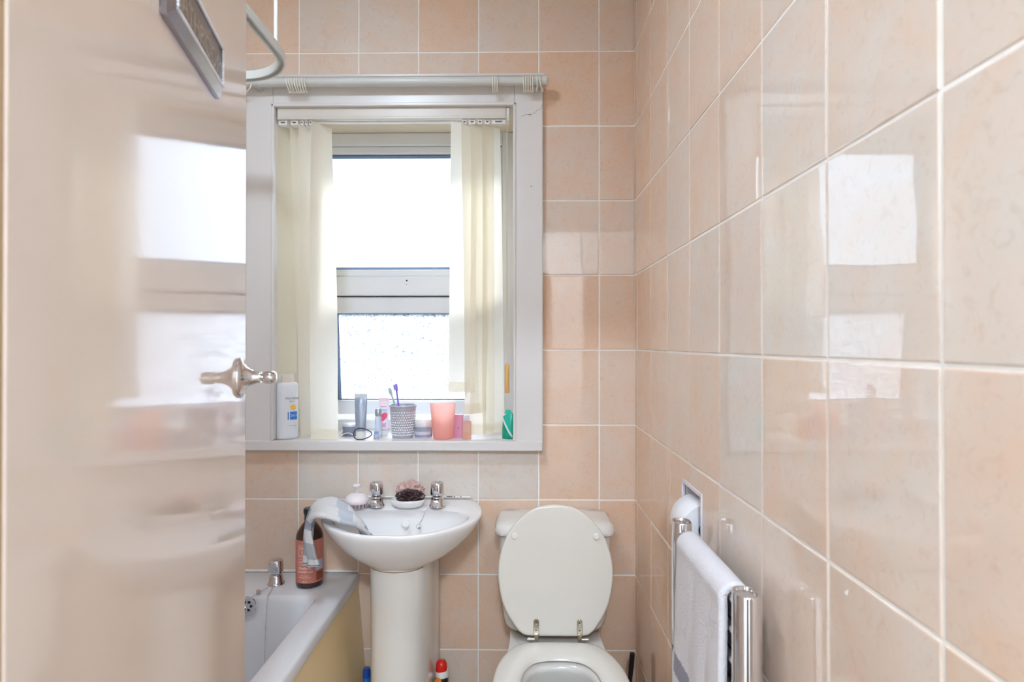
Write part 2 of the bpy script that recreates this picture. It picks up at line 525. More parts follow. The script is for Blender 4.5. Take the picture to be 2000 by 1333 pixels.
def tile_wall(name, P, us, vs_, hole, tone, extra, label):
    """P(u, v, d) -> world, d > 0 into the room. Every tile is a slab with eased edges on a bed of grout; extra adds the wall behind."""
    b = MB(); tones = []
    G, DEP, EASE = 0.0022, 0.0016, 0.0022
    rnd = random.Random(name)
    for j in range(len(vs_)-1):
        for i in range(len(us)-1):
            u0, u1, v0, v1 = us[i]+G, us[i+1]-G, vs_[j]+G, vs_[j+1]-G
            if u1-u0 < 0.008 or v1-v0 < 0.008: continue
            rects = [(u0, u1, v0, v1)]
            if hole:
                h0, h1, k0, k1 = hole
                if u0 < h1 and u1 > h0 and v0 < k1 and v1 > k0:      # cut the tile round the opening
                    rects = []
                    if v0 < k0: rects.append((u0, u1, v0, k0))
                    if v1 > k1: rects.append((u0, u1, k1, v1))
                    e, g = max(v0, k0), min(v1, k1)
                    if u0 < h0: rects.append((u0, h0, e, g))
                    if u1 > h1: rects.append((h1, u1, e, g))
            ta, tb = rnd.gauss(0, 0.0022), rnd.gauss(0, 0.0022)
            t = tone(i, j, rnd); o1, o2 = rnd.random(), rnd.random()
            for (a, c, e, g) in rects:
                if c-a < 0.006 or g-e < 0.006: continue
                rings = []
                for ins, d in ((0, -0.002), (0, DEP*0.35), (EASE*0.35, DEP*0.8), (EASE, DEP)):
                    q = []
                    il, ir, ib, it = [ins if k else 0 for k in (a == u0, c == u1, e == v0, g == v1)]   # only true tile edges are eased
                    for (x, y) in ((a+il, e+ib), (c-ir, e+ib), (c-ir, g-it), (a+il, g-it)):
                        q.append(P(x, y, d + ta*(x-(u0+u1)/2) + tb*(y-(v0+v1)/2)))
                    rings.append(q)
                n0 = len(b.f); b.loft(rings, cap0=False); tones += [(t, o1, o2)]*(len(b.f)-n0)
    n0 = len(b.f); extra(b); tones += [(0, 0, 0)]*(len(b.f)-n0)
    o = b.build(name, [M['tile'], M['grout'], M['plaster']], smooth=0, fix=False)
    bm = bmesh.new(); bm.from_mesh(o.data); bmesh.ops.recalc_face_normals(bm, faces=bm.faces); bm.to_mesh(o.data); bm.free()
    at = o.data.attributes.new('tile', 'FLOAT_COLOR', 'FACE')
    at.data.foreach_set('color', [v for t in tones for v in (*t, 1.0)])
    return struct(o, label, 'wall')

ROWS = [0.0435 + 0.2495*k for k in range(-1, 11)] + [ZC]
ROWS[0] = 0.0
# back wall: tones of the tiles that show, row counted up from the floor, column from the far left
COLS_B = [XL] + [0.0617 + 0.2012*k for k in range(-6, 2)] + [XR]
TB = {  # (column, row): 0 = grey-beige, 1 = peach
 2: {9: .62, 8: .5, 7: .6, 5: .6, 4: .6, 3: .5, 4: .55},
 }
BACK = {   # row -> tones for columns starting at x = -0.9443
 9: [.72, .30, .34, .75, .38, .55, .55],
 8: [.55, .42, .45, .50, .78, .85, .80],
 7: [.6, .5, .5, .5, .5, .50, .70],
 6: [.6, .5, .5, .5, .5, .38, .48],
 5: [.6, .5, .5, .5, .5, .92, .78],
 4: [.6, .5, .5, .5, .5, .75, .55],
 3: [.62, .12, .02, .06, .05, .78, .62],
 2: [.62, .72, .70, .72, .80, .82, .90],
 1: [.6, .7, .7, .78, .85, .85, .95],
 0: [.6, .7, .7, .55, .75, .85, .9],
}
def tone_back(i, j, rnd):
    # column i of COLS_B; the first full column in view starts at index 2
    row = j - 1
    base = BACK.get(row)
    c = i - 2
    if base and 0 <= c < len(base): return base[c] + rnd.uniform(-.04, .04)
    return rnd.uniform(.3, .8)
def extra_back(b):
    y0, y1 = YB, 2.30
    X0, X1 = XL-0.12, XR+0.12
    b.box((X0, y0, -0.05), (OP_X0, y1, ZC+0.05), 1)
    b.box((OP_X1, y0, -0.05), (X1, y1, ZC+0.05), 1)
    b.box((OP_X0, y0, -0.05), (OP_X1, y1, OP_Z0), 1)
    b.box((OP_X0, y0, OP_Z1), (OP_X1, y1, ZC+0.05), 1)
tile_wall('wall_back', lambda u, v, d: (u, YB-d, v), COLS_B, ROWS, (OP_X0, OP_X1, OP_Z0, OP_Z1), tone_back, extra_back,
          'peach and beige marbled tile wall around the window behind basin and toilet')

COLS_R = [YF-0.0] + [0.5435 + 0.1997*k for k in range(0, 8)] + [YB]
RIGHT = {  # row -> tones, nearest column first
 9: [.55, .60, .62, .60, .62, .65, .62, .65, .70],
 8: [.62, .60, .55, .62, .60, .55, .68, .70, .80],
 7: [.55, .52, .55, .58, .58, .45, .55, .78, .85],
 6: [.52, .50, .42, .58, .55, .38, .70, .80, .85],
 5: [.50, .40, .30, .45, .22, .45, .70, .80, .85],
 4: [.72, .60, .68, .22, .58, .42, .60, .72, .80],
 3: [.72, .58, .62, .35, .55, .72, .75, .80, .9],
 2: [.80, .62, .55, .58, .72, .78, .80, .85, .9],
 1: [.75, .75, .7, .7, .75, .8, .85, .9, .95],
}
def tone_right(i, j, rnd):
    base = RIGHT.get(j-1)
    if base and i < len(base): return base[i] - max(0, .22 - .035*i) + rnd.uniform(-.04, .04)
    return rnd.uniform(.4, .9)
NY0, NY1, NZ0, NZ1 = 1.256, 1.405, 0.842, 0.992         # the paper niche in the right wall
def extra_right(b):
    x0, x1 = XR, XR+0.14
    b.box((x0, 0.2, -0.05), (x1, NY0, ZC+0.05), 1); b.box((x0, NY1, -0.05), (x1, YB, ZC+0.05), 1)
    b.box((x0, NY0, -0.05), (x1, NY1, NZ0), 1); b.box((x0, NY0, NZ1), (x1, NY1, ZC+0.05), 1)
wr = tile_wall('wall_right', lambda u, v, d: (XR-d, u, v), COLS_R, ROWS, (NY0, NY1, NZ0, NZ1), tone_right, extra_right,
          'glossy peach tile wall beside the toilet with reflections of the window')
b = MB(); b.loft([[(XR-.0015, .698, 1.0245), (XR-.0015, .706, 1.0185), (XR-.0015, .7005, 1.0165)], [(XR-.0022, .6985, 1.0240), (XR-.0022, .7055, 1.0187), (XR-.0022, .7008, 1.0170)]])
b.build('grout_fleck', M['grout'], wr, smooth=0)
tile_wall('wall_left', lambda u, v, d: (XL+d, u, v), [YF + 0.2*k for k in range(0, 9)], ROWS, None,
          lambda i, j, r: r.uniform(.3, .85), lambda b: b.box((XL-0.14, 0.2, -0.05), (XL, YB, ZC+0.05), 1),
          'tiled wall along the bath behind the open door')

b = MB()
b.box((XL, 0.20, 0), (-0.40, YF, ZC)); b.box((-0.40, 0.20, 2.06), (XR, YF, ZC))
struct(b.build('wall_front', M['plaster'], smooth=0), 'painted wall around the bathroom doorway', 'wall')
b = MB(); b.box((XL-0.14, -2.0, -0.08), (XR+0.6, 2.3, 0.0))
struct(b.build('floor', M['floor'], smooth=0), 'beige vinyl floor of bathroom and hall', 'floor')
b = MB(); b.box((XL-0.14, -2.0, ZC), (XR+0.6, 2.3, ZC+0.08))
struct(b.build('ceiling', M['plaster'], smooth=0), 'white ceiling over bathroom and hall', 'ceiling')
b = MB(); b.box((-1.0, -2.0, 0), (-0.9, 0.2, ZC))
struct(b.build('wall_hall_left', M['plaster'], smooth=0), 'pale painted hall wall outside the doorway, door side', 'wall')
b = MB(); b.box((0.75, -2.0, 0), (0.85, 0.2, ZC)); b.box((0.52, 0.2, 0), (0.85, 0.26, ZC))
struct(b.build('wall_hall_right', M['plaster'], smooth=0), 'pale painted hall wall outside the doorway, towel rail side', 'wall')
b = MB(); b.box((-1.0, -2.0, 0), (0.85, -1.9, ZC))
struct(b.build('wall_hall_back', M['plaster'], smooth=0), 'pale painted end wall of the hall', 'wall')
b = MB(); b.box((-0.40, 0.185, 0), (-0.338, 0.342, 2.06)); b.box((-0.338, 0.185, 2.02), (XR, 0.342, 2.06))
struct(b.build('trim_5', M['wood_paint'], bevel=0.002), 'cream painted door frame of the bathroom doorway', 'door frame')

d2 = struct(thing('reflection_door', 'x', 'door', (-0.12, -1.90, 0)), 'added dark door out of view in the hall, darkens the chrome reflections', 'door')  # unseen door, added to give the chrome towel rail posts a dark reflection
dk = mat('dark_reflection_door', (62, 44, 34), 0.35, var=.15, scale=14)
b = MB(); b.box((-.40, 0.001, 0.0), (.40, .03, 2.0))
for zz in ((.18, .85), (1.0, 1.85)):
    for xx in ((-.31, -.04), (.04, .31)):
        b.box((xx[0], .03, zz[0]), (xx[1], .036, zz[1]))
b.build('leaf', dk, d2, bevel=.004)
b = MB(); b.lathe([(0, 0), (.026, 0), (.026, .006), (.010, .012), (.010, .04), (.025, .048), (.025, .064), (0, .068)], 24, X=T((.34, .03, 1.02)) @ RX(-90)); b.build('door_knob', M['chrome'], d2)

# ------------------------------------------------------------------ window: casing, lining, sill, frame, panes
b = MB()
CY0 = 1.960
b.box((-0.912, CY0, 0.985), (-0.822, YB, 2.200)); b.box((-0.0186, CY0, 0.978), (0.0750, YB, 2.200)); b.box((-0.822, CY0, 2.105), (-0.0186, YB, 2.200))
b.box((-0.918, CY0-0.004, 2.197), (0.082, YB, 2.207))
for s_ in (0.0,):   # rounded bead along the inner edge of the boards
    b.box((-0.827, CY0-0.004, 0.992), (-0.817, YB, 2.110)); b.box((-0.0236, CY0-0.004, 0.992), (-0.0136, YB, 2.110)); b.box((-0.827, CY0-0.004, 2.100), (-0.0136, YB, 2.112))
# chips in the paint of the upper corner
casing = struct(b.build('trim_1', M['wood_paint'], bevel=0.003), 'wide cream painted casing around the window', 'window casing')
b = MB()
for (x, z, w_, h_) in ((0.030, 2.070, .006, .002), (0.034, 2.0685, .004, .002), (0.036, 1.832, .003, .004), (0.043, 1.836, .0016, .0014), (0.037, 1.812, .0016, .0016)):
    b.lathe([(0, -0.0006), (w_*0.6, -0.0003), (w_*0.6, 0.0), (0, 0.0)], 7, X=T((x, CY0-0.0001, z)) @ RX(90), sy=h_/w_)
crack = spline([(0.005, CY0-0.0002, 2.063), (0.018, CY0-0.0002, 2.070), (0.030, CY0-0.0002, 2.069), (0.046, CY0-0.0002, 2.074), (0.056, CY0-0.0002, 2.084), (0.066, CY0-0.0002, 2.088), (0.074, CY0-0.0002, 2.103)], 4)
b.tube(crack, 0.0005, 5)
b.build('paint_chip', mat('chipped_paint', (126, 104, 84), 0.8), casing)

b = MB()
b.box((OP_X0, YB-0.01, 0.985), (-0.8217, 2.225, 2.117)); b.box((-0.0186, YB-0.01, 0.985), (OP_X1, 2.225, 2.117)); b.box((OP_X0, YB-0.01, 2.105), (OP_X1, 2.225, 2.117))
struct(b.build('trim_2', M['reveal'], bevel=0.001), 'cream lining boards of the deep window recess', 'window recess')
b = MB()
b.box((-0.916, 1.950, 0.959), (0.0735, YB, 0.991)); b.box((OP_X0, YB, 0.970), (OP_X1, 2.226, 0.991))
struct(b.build('trim_3', M['wood_paint'], bevel=0.003), 'cream window sill carrying toiletries above the basin', 'window sill')

win = struct(thing('window_1', 'x', 'window', (0, 2.22, 0)), 'white plastic framed window with obscured glass behind the blind slats', 'window')
FX0, FX1, FZ0, FZ1 = -0.8217, -0.0186, 0.991, 2.105
def frame_box(b, x0, x1, z0, z1, w_, y0, y1, bot=None):
    bt = bot or w_
    b.box((x0, y0, z0), (x0+w_, y1, z1)); b.box((x1-w_, y0, z0), (x1, y1, z1))
    b.box((x0+w_, y0, z1-w_), (x1-w_, y1, z1)); b.box((x0+w_, y0, z0), (x1-w_, y1, z0+bt))
b = MB(); frame_box(b, FX0, FX1, FZ0, FZ1, 0.048, 0.0, 0.065, 0.036)
b.box((FX0+0.048, 0.0, 1.493), (FX1-0.048, 0.065, 1.565))
b.build('window_frame', M['upvc'], win, bevel=0.004)
b = MB(); frame_box(b, FX0+0.048, FX1-0.048, 1.565, FZ1-0.048, 0.027, 0.010, 0.055)
b.build('glazing_bead', M['upvc'], win, bevel=0.005)
UX0, UX1, UZ0, UZ1 = FX0+0.075, FX1-0.075, 1.590, 2.030
b = MB(); b.box((UX0, 0.032, UZ0), (UX1, 0.038, UZ1)); b.build('pane', M['pane_up'], win)
b = MB(); frame_box(b, UX0, UX1, UZ0, UZ1, 0.0035, 0.026, 0.031); b.build('seal', M['gasket'], win)
b = MB(); frame_box(b, UX0+0.0035, UX1-0.0035, UZ0+0.0035, UZ1-0.0035, 0.010, 0.029, 0.0315); b.build('spacer', M['spacer'], win)
# lower opening sash, ajar: hinged along its top edge, foot pushed outward
sash = bpy.data.objects.new('opening_sash', None); C.objects.link(sash); sash.parent = win
sash.location = (0, 0.012, 1.490); sash.rotation_euler = (R(7), 0, 0)
SX0, SX1, SZ0, SZ1 = FX0+0.052, FX1-0.052, -0.458, -0.002
b = MB(); frame_box(b, SX0, SX1, SZ0, SZ1, 0.062, 0.0, 0.055, 0.058)
b.build('sash_rail', M['upvc'], sash, bevel=0.006)
LX0, LX1, LZ0, LZ1 = SX0+0.062, SX1-0.062, SZ0+0.058, SZ1-0.062
b = MB(); b.box((LX0, 0.024, LZ0), (LX1, 0.030, LZ1)); b.build('pane', M['pane_low'], sash)
b = MB(); frame_box(b, LX0, LX1, LZ0, LZ1, 0.0035, 0.016, 0.023); b.build('seal', M['gasket'], sash)
b = MB(); b.box((LX0+0.0035, 0.020, LZ0+0.0035), (LX0+0.0135, 0.0235, LZ1-0.0035)); b.box((LX1-0.0135, 0.020, LZ0+0.0035), (LX1-0.0035, 0.0235, LZ1-0.0035))
b.build('spacer', M['spacer'], sash)
b = MB()
for (x, z, r_) in ((-0.425, 1.549, .0035), (-0.426, 1.535, .0016)):
    b.lathe([(0, -0.0012), (r_, -0.0006), (r_, 0.0002), (0, 0.0002)], 9, X=T((x, 0.0, z)) @ RX(90))
b.build('screw_hole', M['dark'], win)

# ------------------------------------------------------------------ vertical blind
vb = thing('vertical_blind', 'cream vertical blind with slats drawn to both sides of the window', 'blind', (0, 1.99, 2.065))
b = MB(); b.box((-0.812, -0.020, 0.004), (-0.047, 0.020, 0.036)); b.box((-0.812, -0.021, -0.004), (-0.047, -0.016, 0.006))
b.build('headrail', mat('grey_white_headrail', (214, 208, 199), 0.35), vb, bevel=0.002)
b = MB(); b.box((-0.690, -0.008, -0.012), (-0.195, 0.004, -0.004)); b.build('spacer_rod', M['white_plastic'], vb, bevel=0.002)
for xc, w_ in ((-0.795, .030), (-0.757, .024), (-0.731, .010), (-0.7165, .008), (-0.702, .010), (-0.186, .016), (-0.160, .022), (-0.134, .016), (-0.110, .018), (-0.072, .046)):
    b = MB(); b.box((xc-w_/2, -0.014, -0.020), (xc+w_/2, 0.010, -0.002)); b.box((xc-w_/4, -0.0155, -0.014), (xc+w_/4, -0.013, -0.009), 1)
    b.build('carrier', [M['white_plastic'], M['gasket']], vb, bevel=0.003)
def slat(px0, px1, y_, zb, ang0, ang1, lean=0.0, w_=0.089, wave=0.004, ph=0.0, top=-0.014):
    """px0/px1: where the middle of the slat hangs at top and foot; the slat twists from ang0 to ang1."""
    rows = []; N = 40
    for i in range(N+1):
        t = i/N; z = top + (zb-2.065-top)*t
        x = px0 + (px1-px0)*t; a = R(ang0 + (ang1-ang0)*min(1.0, t*1.15)**1.1)
        row = []
        for k in range(9):
            s_ = (k/8-0.5)*w_
            cur = wave*(1-(2*k/8-1)**2) + 0.0025*math.sin(6*t+ph)
            row.append((x + s_*math.cos(a) - cur*math.sin(a), y_-1.99 + lean*t + s_*math.sin(a) + cur*math.cos(a), z))
        rows.append(row)
    b = MB(); b.grid(rows)
    b.grid([[(p[0], p[1]-0.0012, p[2]+0.035*(1-q)) for p in rows[-1]] for q in (0, 1)])      # hem pocket with the weight
    return b.build('slat', M['slat'], vb, smooth=60, fix=False)
slat(-0.797, -0.794, 2.012, 1.212, 68, 66, 0.0, ph=0.5)
slat(-0.748, -0.730, 2.030, 1.004, 48, 52, 0.045, ph=1.5)
slat(-0.708, -0.712, 2.006, 1.002, 40, 66, 0.010, ph=2.2)
slat(-0.668, -0.6515, 1.990, 0.9935, 62, 8, -0.018, ph=0.2)
slat(-0.188, -0.1945, 1.985, 1.150, 20, 10, -0.004, ph=0.7)
slat(-0.160, -0.150, 1.992, 1.077, 40, 42, 0.008, ph=1.2)
slat(-0.128, -0.128, 2.000, 1.005, 38, 22, 0.015, ph=2.4)
slat(-0.098, -0.090, 2.006, 1.004, 50, 36, 0.035, ph=3.0)
b = MB()
b.tube([(-0.047, -0.021, 0.0), (-0.0455, -0.021, -0.4), (-0.0445, -0.021, -0.822)], 0.0010, 6); b.tube([(-0.043, -0.021, 0.0), (-0.042, -0.021, -0.4), (-0.0430, -0.021, -0.822)], 0.0010, 6)
cord = b.build('pull_cord', M['cord'], vb)
b = MB(); b.lathe([(0, 0), (0.0065, 0.001), (0.0082, 0.006), (0.0082, 0.090), (0.006, 0.096), (0.002, 0.100), (0, 0.1005)], 16, X=T((-0.0438, -0.021, -0.917)))
tag(b.build('cord_weight', M['tassel'], vb), 'honey coloured cord weight')
b = MB(); b.box((-0.046, -0.019, -0.012), (-0.036, 0.018, 0.034)); b.build('end_cap', M['white_plastic'], vb, bevel=0.002)

# ------------------------------------------------------------------ curtain pole and rings
pole = thing('curtain_pole', 'white painted curtain pole across the top of the window casing', 'curtain pole', (0, 1.925, 2.165))
XP = RY(90)
b = MB(); b.lathe([(0, 0), (0.0135, 0), (0.0135, 0.995), (0, 0.995)], 24, X=T((-0.915, 0, 0)) @ XP); b.build('rod', M['track'], pole)
for x in (0.080, -0.922):
    b = MB(); b.lathe([(0, 0), (0.0150, 0), (0.0155, 0.004), (0.0150, 0.014), (0.012, 0.0155), (0, 0.016)], 24, X=T((x-0.008, 0, 0)) @ XP); b.build('end_cap', M['track'], pole)
for x in (0.058, -0.86):
    b = MB(); b.box((x-0.008, 0.012, -0.012), (x+0.008, 0.035, 0.012)); b.lathe([(0.0137, -0.007), (0.0165, -0.007), (0.0165, 0.007), (0.0137, 0.007)], 20, X=T((x, 0, 0)) @ XP)
    b.build('bracket', M['track'], pole, bevel=0.001)
def ring_mesh():
    b = MB(); r_ = 0.0205
    b.tube([(0, r_*math.sin(2*PI*k/28), r_*math.cos(2*PI*k/28)) for k in range(28)], 0.0019, 6, closed=True)
    b.tube([(0.0028*math.cos(2*PI*k/10), 0, -r_-0.0038+0.0028*math.sin(2*PI*k/10)) for k in range(10)], 0.0009, 5, closed=True)
    return b
ring0 = ring_mesh().build('curtain_ring', M['ring'], smooth=80)
first = [True]
def ring(x, lean, turn, label, group):
    o = ring0 if first[0] else ring0.copy()
    if not first[0]: C.objects.link(o)
    first[0] = False
    o.location = (x, 1.925, 2.1572); o.rotation_euler = (0, R(lean), R(turn))
    tag(o, label, 'curtain ring', group)
for k in range(8):
    ring(-0.758 + 0.0085*k, -13 + k*1.2, 6, 'thin cream curtain ring in the tight bunch of eight near the shower rail', 'bunched curtain rings by the shower rail')
for k in range(3):
    ring(-0.089 + 0.0070*k, 0, 3, 'thin cream curtain ring in the close set of three above the blind cord', 'set of three curtain rings')
for k in range(5):
    ring(0.012 + 0.0072*k, 0, -2, 'thin cream curtain ring in the bunch of five just before the pole end', 'bunched curtain rings by the pole end')
ring(0.050, -10, 12, 'tilted cream curtain ring between the bunch of five and the last ring', None)
ring(0.070, -4, -16, 'last cream curtain ring at the very end of the pole', None)
ring(-0.893, 4, 62, 'cream curtain ring turned face on beside the door edge', None)

# ------------------------------------------------------------------ shower curtain rail
rail = thing('shower_rail', 'white curved shower curtain rail hanging over the bath', 'shower rail', (-0.62, 1.495, 2.050))
path = [(0, -1.16), (0, -0.6), (0, 0.0)] + [(-0.15+0.15*math.cos(R(a)), 0.005+0.15*math.sin(R(a))) for a in range(0, 91, 6)] + [(-0.3, 0.155), (-0.638, 0.155)]
prof = [(-0.0100, 0), (-0.0100, 0.022), (0.0100, 0.022), (0.0100, 0), (0.0055, 0), (0.0055, 0.010), (-0.0055, 0.010), (-0.0055, 0)]
rings = []
for i, p in enumerate(path):
    a = Vector(path[max(i-1, 0)]); c = Vector(path[min(i+1, len(path)-1)]); t = (c-a).normalized(); n_ = Vector((t.y, -t.x))
    rings.append([(p[0] + n_.x*u, p[1] + n_.y*u, w_) for u, w_ in prof])
b = MB(); b.loft(rings); b.build('track', M['track'], rail, smooth=30)
b = MB(); b.lathe([(0.0050, 0.020), (0.0050, 0.54), (0.018, 0.542), (0.018, 0.55)], 16); b.build('ceiling_stay', M['track'], rail)

# ------------------------------------------------------------------ door with handle
th = R(13.9)
DV = Vector((-math.sin(th), math.cos(th), 0)); DN = Vector((math.cos(th), math.sin(th), 0))
door = struct(thing('door_1', 'x', 'door', (-0.3132, 0.3564, 0), (0, 0, th)), 'glossy cream door standing open with a chrome handle', 'door')
# local: +y runs along the leaf from the hinge, +x is the face we see
b = MB(); b.box((-0.040, 0, 0.012), (0, 0.7005, 2.01)); 
lf = b.build('leaf', [M['door'], M['raw_wood']], door, bevel=0.0025)
for p in lf.data.polygons:
    if p.normal.y < -0.9: p.material_index = 1
hd = bpy.data.objects.new('door_handle', None); C.objects.link(hd); hd.parent = door; hd.location = (0, 0.650, 1.2545)
HX = RY(90)
b = MB(); b.lathe([(0, 0), (0.034, 0), (0.0345, 0.003), (0.032, 0.006), (0.025, 0.0085), (0.0185, 0.012), (0.0140, 0.017), (0.0112, 0.023), (0.0095, 0.029), (0.0092, 0.034), (0, 0.034)], 40, X=HX)
b.build('rose', M['chrome'], hd, smooth=60)
b = MB(); b.lathe([(0, 0.033), (0.0082, 0.034), (0.0080, 0.038), (0.0118, 0.039), (0.0130, 0.044), (0.0132, 0.050), (0.0122, 0.055), (0.0090, 0.058), (0, 0.0590)], 32, X=HX @ RZ(0), sx=0.85, sy=1.35)
b.build('grip', M['chrome'], hd, smooth=60)

# plaque on the door
sg = thing('door_sign', 'grey mirrored plaque with a glittery beaded border high on the door', 'sign', tuple(Vector((-0.3132, 0.3564, 1.656)) + DV*0.265 + DN*0.0005), (0, 0, th))
SW, SH = 0.223, 0.080
b = MB()
def fr(ins, d): return [(d, ins, ins), (d, SW-ins, ins), (d, SW-ins, SH-ins), (d, ins, SH-ins)]
b.loft([fr(0, 0), fr(0, 0.006), fr(0.0115, 0.0125), fr(0.0160, 0.0125), fr(0.0160, 0.010)], mi=0)
b.build('frame', mat('smoky_mirror', (150, 148, 156), 0.12, 1.0, var=0.15, scale=30), sg, smooth=0)
b = MB(); b.box((0.009, 0.016, 0.016), (0.0108, SW-0.016, SH-0.016)); b.build('panel', mat('taupe_panel', (112, 100, 92), 0.25, var=0.1), sg, smooth=0)
X = T((0.0108, SW/2, SH/2-0.006)) @ RZ(90) @ FACE
text('lettering', 'BATHROOM', 0.034, mat('silver_letters', (164, 152, 140), 0.3, 0.2, var=0.2, scale=200), sg, X, 0.0004, sx=1.02)
b = MB()
def bead(y, z): b.lathe([(0, 0), (0.0025, 0.0004), (0.0020, 0.0020), (0, 0.0028)], 6, X=T((0.0122, y, z)) @ RY(90))
y = 0.0137
for k in range(50):
    t = 0.0137 + k*(SW-0.0274)/49
    bead(t, 0.0137); bead(t, SH-0.0137)
for k in range(13):
    t = 0.0137 + k*(SH-0.0274)/12
    bead(0.0137, t); bead(SW-0.0137, t)
b.build('beading', mat('diamante', (238, 241, 252), 0.08, 0.15, var=0.06, scale=400), sg, smooth=0)

# ------------------------------------------------------------------ wash basin on its pedestal
BX = -0.357
basin = thing('wash_basin', 'white ceramic wash basin on a pedestal under the window', 'basin', (BX, YB, 0))
out_half = [(0, -.404), (.065, -.400), (.128, -.371), (.188, -.312), (.226, -.248), (.240, -.175), (.238, -.130), (.226, -.070), (.208, -.022), (.192, -.003), (.10, -.002), (0, -.002)]
in_half = [(0, -.384), (.06, -.380), (.115, -.353), (.165, -.300), (.196, -.245), (.200, -.205), (.182, -.165), (.140, -.143), (.07, -.136), (0, -.135)]
O_ = smooth_outline(mirror_outline(out_half)); I_ = smooth_outline(mirror_outline(in_half))
NB = 96; CYB = -0.235
Ro = radial(O_, 0, CYB, NB); Ri = radial(I_, 0, CYB, NB)
def scaled(ring, s_, cy=CYB, back=-.002):
    out = []
    for x, y in ring:
        yy = cy + (y-cy)*s_ if y < cy else cy + (y-cy)*(s_*0.55+0.45)
        out.append((x*s_, min(yy, back)))
    return out
def lvl(ring, z): return [(x, y, z if not callable(z) else z(x, y)) for x, y in ring]
rings = [lvl(scaled(Ro, s_), z) for s_, z in ((.34, .664), (.40, .668), (.52, .680), (.66, .700), (.79, .724), (.89, .748), (.955, .768), (.99, .782), (1.0, .790))]
rings += [lvl(scaled(Ro, .994), .7945), lvl(scaled(Ro, .982), .7965)]
deck = lambda x, y: .7965 + 0.004*max(0, min(1, (y+.20)/.12))
mid = lambda t: [(a[0]*(1-t)+c[0]*t, a[1]*(1-t)+c[1]*t) for a, c in zip(Ro, Ri)]
rings += [lvl(mid(.30), deck), lvl(mid(.7), deck), lvl(mid(.88), lambda x, y: deck(x, y)-.0015), lvl(Ri, lambda x, y: deck(x, y)-.006)]
for s_, z in ((.975, .780), (.945, .762), (.90, .742), (.82, .718), (.70, .698), (.52, .682), (.30, .672), (.12, .668)):
    rings.append([(x*s_, CYB + .01 + (y-CYB)*s_, z) for x, y in Ri])
b = MB(); b.loft(rings)
b.build('bowl', M['ceramic'], basin, smooth=70)
b = MB()
def ped(hw, y0, y1): # D-shaped column, round towards the room
    half = [(0, y0), (hw*.35, y0+.006), (hw*.7, y0+.026), (hw*.93, y0+.065), (hw, y0+.11), (hw, (y0+.11+y1)/2), (hw, y1), (0, y1)]
    return radial(smooth_outline(mirror_outline(half), 5), 0, (y0+y1)/2, 60)
b.loft([[(x, y, z) for x, y in ped(hw, y0, -.03)] for hw, y0, z in ((.0885, -.310, 0), (.0885, -.310, .02), (.0880, -.309, .06), (.0875, -.308, .14), (.0875, -.308, .40), (.0885, -.309, .60), (.0890, -.310, .672))])
b.build('pedestal', M['ceramic_warm'], basin, smooth=60)
b = MB(); b.tube([(x*1.003, y*1.0, .6655) for x, y in ped(.0893, -.3103, -.2)][30:60], 0.0012, 5)
b.build('joint_line', mat('stained_joint', (150, 118, 82), 0.9, var=0.4, scale=90), basin)
b = MB(); b.lathe([(0, 0), (.0115, 0), (.0125, .003), (.0105, .006), (0, .0066)], 24, X=T((.004, -.1545, .757)) @ RX(63))
b.build('overflow_cap', M['ceramic'], basin)
b = MB(); b.tube([(-.19 + .38*k/30, -.0022, .8000) for k in range(31)], .0026, 6); b.build('sealant', M['grout'], basin)
for (xa, xb) in ((.083, .092), (.112, .131), (.136, .140), (-.172, -.168), (.158, .161)):
    b = MB(); b.tube([(xa, -.0040, .8022), ((xa+xb)/2, -.0046, .8026), (xb, -.0040, .8022)], .0013, 6); b.build('mould_speck', M['mould'], basin)
b = MB()
ch = spline([(.078, -.150, .8035), (.072, -.160, .803), (.066, -.166, .795), (.058, -.172, .775), (.052, -.178, .766)], 7)
for i, p in enumerate(ch):
    b.lathe([(0, -.0015), (.0013, -.0008), (.0013, .0008), (0, .0015)], 6, X=T(p))
b.tube(ch, 0.0005, 5)
b.tube([(.049 + .0065*math.cos(a*PI/8), -.1815, .7565 + .0065*math.sin(a*PI/8)) for a in range(16)], .0009, 5, closed=True)
b.lathe([(0, 0), (.004, .001), (.004, .008), (0, .009)], 10, X=T((.052, -.1815, .748)))
b.build('plug_chain', M['chrome'], basin)

